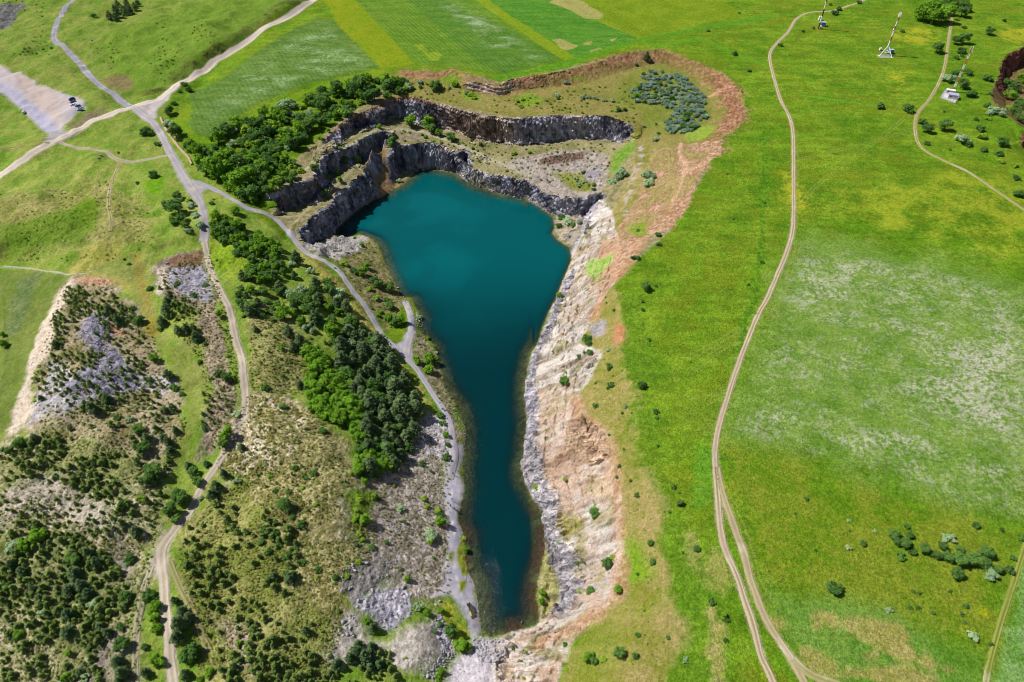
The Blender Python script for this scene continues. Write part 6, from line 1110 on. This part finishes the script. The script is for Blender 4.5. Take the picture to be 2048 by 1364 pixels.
car(146.9, 204.8, A, (.035,.09,.3), "deep blue car parked second in the row beside the dark navy car")
car(147.4, 211.2, A - .15, (.72,.74,.76), "white car parked in the middle of the row of blue cars")
car(157, 213.6, A, (.09,.22,.46), "mid blue car parked right of the white car in the row")
car(161, 220.2, A, (.42,.56,.66), "pale silver blue car nearest in the row on the gravel car park")
car(48.3, 226, 2.1, (.78,.8,.8), "white car parked alone on the left edge of the gravel car park", True)

# ------------------------------------------------------------------ people on the lakeside path
def person_mesh(seed):
    me = bpy.data.meshes.new("body"); r = random.Random(seed); sw = r.choice((.22, -.22))
    V = [(0,0,.95),(0,0,1.15),(0,0,1.38),(0,0,1.5),(0,.01,1.62),(0,.015,1.72), (.11,0,.92),(.12,sw*.5,.5),(.12,sw*.55,.08),(.12,sw*.55+.14,.04), (-.11,0,.92),(-.12,-sw*.4,.5),(-.12,-sw*.9,.1),(-.12,-sw*.9+.13,.04),
         (.2,0,1.4),(.24,-sw*.3,1.12),(.25,-sw*.2,.86),(.25,-sw*.1,.78), (-.2,0,1.4),(-.24,sw*.3,1.12),(-.25,sw*.4,.86),(-.25,sw*.5,.78)]
    E = [(0,1),(1,2),(2,3),(3,4),(4,5),(0,6),(6,7),(7,8),(8,9),(0,10),(10,11),(11,12),(12,13),(2,14),(14,15),(15,16),(16,17),(2,18),(18,19),(19,20),(20,21)]
    R_ = [.15,.14,.17,.06,.1,.09,.1,.07,.05,.05,.1,.07,.05,.05,.07,.05,.04,.035,.07,.05,.04,.035]
    me.from_pydata(V, E, []); o = bpy.data.objects.new("tmp", me); COL.objects.link(o); md = o.modifiers.new("s", 'SKIN'); o.modifiers.new("u", 'SUBSURF').levels = 1
    for i, s in enumerate(me.skin_vertices[0].data): s.radius = (R_[i], R_[i] * (.75 if i < 3 else 1)); s.use_root = i == 0
    dg = bpy.context.evaluated_depsgraph_get(); out = bpy.data.meshes.new_from_object(o.evaluated_get(dg)); bpy.data.objects.remove(o); return out
M_SKIN, M_HAIR = paint("skin", (.45,.28,.2), .6), paint("hair", (.03,.02,.015), .7)
for i, (px, py, rz, top, leg, label) in enumerate(((906.3,949.6,.3,(.03,.035,.05),(.02,.02,.03),"person in dark clothes walking alone, farthest up the lakeside path"),
  (904.6,1001,2.8,(.05,.05,.06),(.03,.03,.05),"person in dark clothes standing beyond the other walkers on the lakeside path"), (901.6,1014,1.0,(.02,.03,.06),(.02,.02,.02),"person in dark clothes at the left side of the group on the lakeside path"),
  (908.9,1019.5,-2.2,(.06,.03,.03),(.02,.02,.03),"person in dark clothes on the water side of the group on the lakeside path"), (912,1021.5,1.9,(.55,.55,.55),(.03,.03,.05),"person in a pale top nearest the water on the lakeside path"))):
    x, y, z = gpt(px, py); me = person_mesh(i); ms = [paint("shirt", top, .8), paint("trousers", leg, .8), M_SKIN, M_RUB]
    for m in ms: me.materials.append(m)
    for f in me.polygons: cz = f.center.z; f.material_index = 2 if cz > 1.47 or (abs(f.center.x) > .2 and cz < .9 and cz > .7) else 0 if cz > .96 else 1 if cz > .1 else 3
    o = link("person", me); o.location = (x, y, z + .12); o.rotation_euler = (0, 0, rz); o["label"] = label; o["category"] = "person"; o["group"] = "people on the lakeside path"
    bm = bmesh.new(); bmesh.ops.create_uvsphere(bm, u_segments=10, v_segments=6, radius=.112); bmesh.ops.scale(bm, vec=(1, 1.05, .8), verts=bm.verts); bmesh.ops.translate(bm, vec=(0, -.012, 1.74), verts=bm.verts); obj("hair", bm, M_HAIR, o)

# ------------------------------------------------------------------ low bank wall beside the road, puddle
P = smooth(hits([(322,236),(330,255),(344,276),(362,300),(378,317),(384,330)]), 1.2); bm = bmesh.new(); prev = None; r = random.Random(4)
for i, (x, y) in enumerate(P):
    d = P[min(i + 1, len(P) - 1)] - P[max(i - 1, 0)]; d /= np.linalg.norm(d); nx, ny = -d[1], d[0]; z = float(ground(x, y)); w = .55 + r.uniform(-.12, .12); h = 1.1 + r.uniform(-.25, .2)
    ring = [bm.verts.new((x + nx * k * w, y + ny * k * w, z + hh)) for k, hh in ((-1.5, -.3), (-1, h * .8), (-.5, h), (.5, h), (1, h * .8), (1.5, -.3))]
    if prev:
        for a in range(5): bm.faces.new((prev[a], prev[a + 1], ring[a + 1], ring[a]))
    prev = ring
o = obj("earth_bank", bm, paint("tan_earth", tuple(lin((206,184,140))), .95, scale=1.2, var=.3)); o["label"] = "narrow tan earth bank along the road below the trees"; o["category"] = "bank"
Pw = hits([(p[0] + 2.5 * math.sin(i * 2.1), p[1] + 2 * math.sin(i * 1.3)) for i, p in enumerate(ell(10, 1277, 938, 27, 52, -22, 26))]); zz = float(ground(Pw[:, 0], Pw[:, 1]).mean()) + .1
bm = bmesh.new(); vs = [bm.verts.new((x, y, zz)) for x, y in Pw]; cv = bm.verts.new((Pw[:, 0].mean(), Pw[:, 1].mean(), zz))
for k in range(len(vs)): bm.faces.new((vs[k], vs[(k + 1) % len(vs)], cv))
bmesh.ops.recalc_face_normals(bm, faces=bm.faces); structure(obj("puddle", bm, paint("muddy_water", (.05,.05,.04), .12)))
Pa = hits(T(10, [(1252,935),(1268,930),(1285,945),(1292,968),(1275,972),(1260,955)])); bm = bmesh.new(); f = bm.faces.new([bm.verts.new((x, y, zz + .03)) for x, y in Pa]); bm.normal_update()
if f.normal.z < 0: f.normal_flip()
o = obj("pond_algae", bm, paint("algae", (.42,.38,.03), .8, scale=1.5, var=.5)); o["kind"] = "stuff"; o["label"] = "yellow algae floating on the puddle near the lake end"; o["category"] = "algae"

# ------------------------------------------------------------------ labels that single each plant out
LMK = [("the long dirt road", R7), ("the faint right-hand track", R9), ("the forked dirt road", R8), ("the lakeside path", R2[10:]), ("the winding gravel road", R1[4:]), ("the asphalt road", R3), ("the pale straight road", R4),
 ("the tripod mast", [(1770,108)]), ("the lattice mast", [(1905,183)]), ("the mast at the track bend", [(1637,57)]), ("the mast compound", [(1899,194)]), ("the dark crater", [(2020,140),(1990,190),(2040,280)]), ("the white flower meadow", [(1600,800),(1750,900),(1900,980),(1700,560)]),
 ("the tan mown strip", [(1740,1300),(1620,1240)]), ("the tan mown patches", [(1400,1140),(1430,1290),(1430,1240)]), ("the east quarry rim", [(1240,650),(1268,790),(1285,890),(1320,1000),(1330,1180),(1240,553),(1345,456)]), ("the red scarp", [(1024,160),(1124,150),(1224,120),(1325,105),(1458,160),(930,160),(860,150)]),
 ("the blue grey shrub grove", [(1290,180),(1350,210),(1400,220),(1320,240)]), ("the layered upper cliff", [(860,225),(913,240),(980,260)]), ("the jagged upper cliff", [(1060,260),(1150,255),(1240,265)]), ("the dark left cliffs", [(560,400),(620,380),(680,315),(740,290)]), ("the cliff above the water", [(800,315),(860,305),(920,330),(1050,390),(1150,420)]), ("the brown ramp", [(760,340)]), ("the big lakeside rockface", [(650,440),(700,400)]),
 ("the lake head", [(870,345),(1000,388)]), ("the lake outlet corner", [(1060,1255),(980,1265)]), ("the right lake shore", [(1120,580),(1065,720),(1050,880),(1080,1030),(1085,1150)]), ("the left lake shore", [(760,500),(800,585),(850,665),(880,750),(925,860),(925,1000),(930,1110)]), ("the pale sand slope", [(1140,640),(1110,760),(1120,860),(1160,1000),(1180,1120),(1120,1240)]), ("the grey scree bowl", [(770,1210)]), ("the grey gravel flat", [(920,1180),(940,1240)]), ("the bottom boulder pile", [(975,1300)]),
 ("the car park", [(90,215)]), ("the parked cars", [(152,212)]), ("the road junction", [(295,215)]), ("the road fork", [(380,370)]), ("the flower-speckled field", [(380,250),(500,210),(650,155)]), ("the stony spoil heap", [(200,640),(150,720),(250,760)]), ("the red topped heap", [(385,520),(400,570)]), ("the grassy gully", [(300,650),(380,760),(350,900),(320,960)]), ("the three-way track fork", [(325,1120)]), ("the dry brown hill", [(600,950),(660,1020)]), ("the bright tree strip", [(650,770),(700,830)]), ("the pine belt", [(600,560),(700,680),(770,760),(800,850)]), ("the orange earth slope", [(1400,340),(1340,420),(1380,370)]), ("the green quarry bench", [(870,190),(1000,205),(1130,210),(1220,210)]), ("the dry left hillside", [(80,960),(100,1150),(180,1050),(120,1300)]), ("the thick rim tree belt", [(560,240),(650,200),(730,175)]), ("the bottom edge", [(300,1364),(600,1364),(1200,1364),(1450,1364),(1800,1364)]), ("the top edge", [(250,0),(1700,0),(1900,0)]), ("the right edge", [(2048,700),(2048,1100),(2048,480)])]
LP = [(n, np.array([(p[0], p[1]) for p in pts])) for n, pts in LMK]
def near(px, py):
    o = []
    for n, P in LP:
        d = P - np.array([px, py]); q = np.hypot(d[:, 0], d[:, 1]); i = q.argmin(); dx, dy = -d[i]
        rel = 'on' if q[i] < 6 else ('right of' if dx > 0 else 'left of') if abs(dx) > 1.2 * abs(dy) else ('in front of' if dy > 0 else 'behind')
        if rel == 'on': rel = 'beside'
        o.append((q[i], rel, n))
    return sorted(o)
byk = {}
for e in REG: byk.setdefault(e['kind'], []).append(e['d'])
qs = {k: np.quantile(v, [.12, .4, .65, .9]) for k, v in byk.items()}
free = [e for e in REG if not e['fixed']]
for e in free:
    e['n'] = near(e['px'], e['py']); i = int(np.searchsorted(qs[e['kind']], e['d'])); e['size'] = ('tiny', 'small', 'middling', 'large', 'very large')[i]; e['lab'] = f"{e['size']} {e['phrase']} {e['n'][0][1]} {e['n'][0][2]}"
def groups():
    g = {}
    for e in free: g.setdefault(e['lab'], []).append(e)
    return [v for v in g.values() if len(v) > 1]
for j in (1, 2, 3):
    for v in groups():
        if j == 1 or True:
            for e in v:
                l_ = f"{e['size']} {e['phrase']} {e['n'][0][1]} {e['n'][0][2]}, {e['n'][j][1]} {e['n'][j][2]}"
                if len(l_.split()) <= 16: e['lab'] = l_
ORD = ['first', 'second', 'third', 'fourth', 'fifth', 'sixth', 'seventh', 'eighth', 'ninth', 'tenth', 'eleventh', 'twelfth']
for v in groups():                                        # still alike: order along the landmark
    xs = [e['px'] for e in v]; ys = [e['py'] for e in v]; hor = max(xs) - min(xs) > max(ys) - min(ys)
    v.sort(key=lambda e: e['px'] if hor else e['py'])
    if len(v) <= 12:
        for i, e in enumerate(v):
            w = f"{ORD[i]} from the {'left' if hor else 'far side'}"; base = f"{e['size']} {e['phrase']} {e['n'][0][1]} {e['n'][0][2]}"
            l_ = f"{base}, {w}"
            if any(f['lab'] == l_ for f in free) : l_ = f"{e['size']} {e['phrase']} {e['n'][1][1]} {e['n'][1][2]}, {w}"
            if len(l_.split()) > 16: l_ = l_.split(' ', 1)[1] if e['size'] != 'very large' else l_.split(' ', 2)[2]
            e['lab'] = l_
for v in groups():                                        # nothing tells these apart: one true label, one group
    for e in v:
        e['lab'] = f"{v[0]['size']} {v[0]['phrase']} among others alike {v[0]['n'][0][1]} {v[0]['n'][0][2]}"
        e['o']['group'] = f"{v[0]['phrase']}s {v[0]['n'][0][1]} {v[0]['n'][0][2]}"
for e in free: e['o']['label'] = ' '.join(e['lab'].split()[:16])
GN = {'D': 'dark green broadleaf trees', 'B': 'bright green trees', 'K': 'dark green bushes', 'Y': 'yellow green shrubs', 'G': 'grey willow bushes', 'P': 'dark pines', 'O': 'blue grey shrubs', 'R': 'boulders', 'J': 'young pines', 'W': 'white blossoming bushes'}
for e in REG:
    if 'group' not in e['o']: e['o']['group'] = GN[e['kind']]
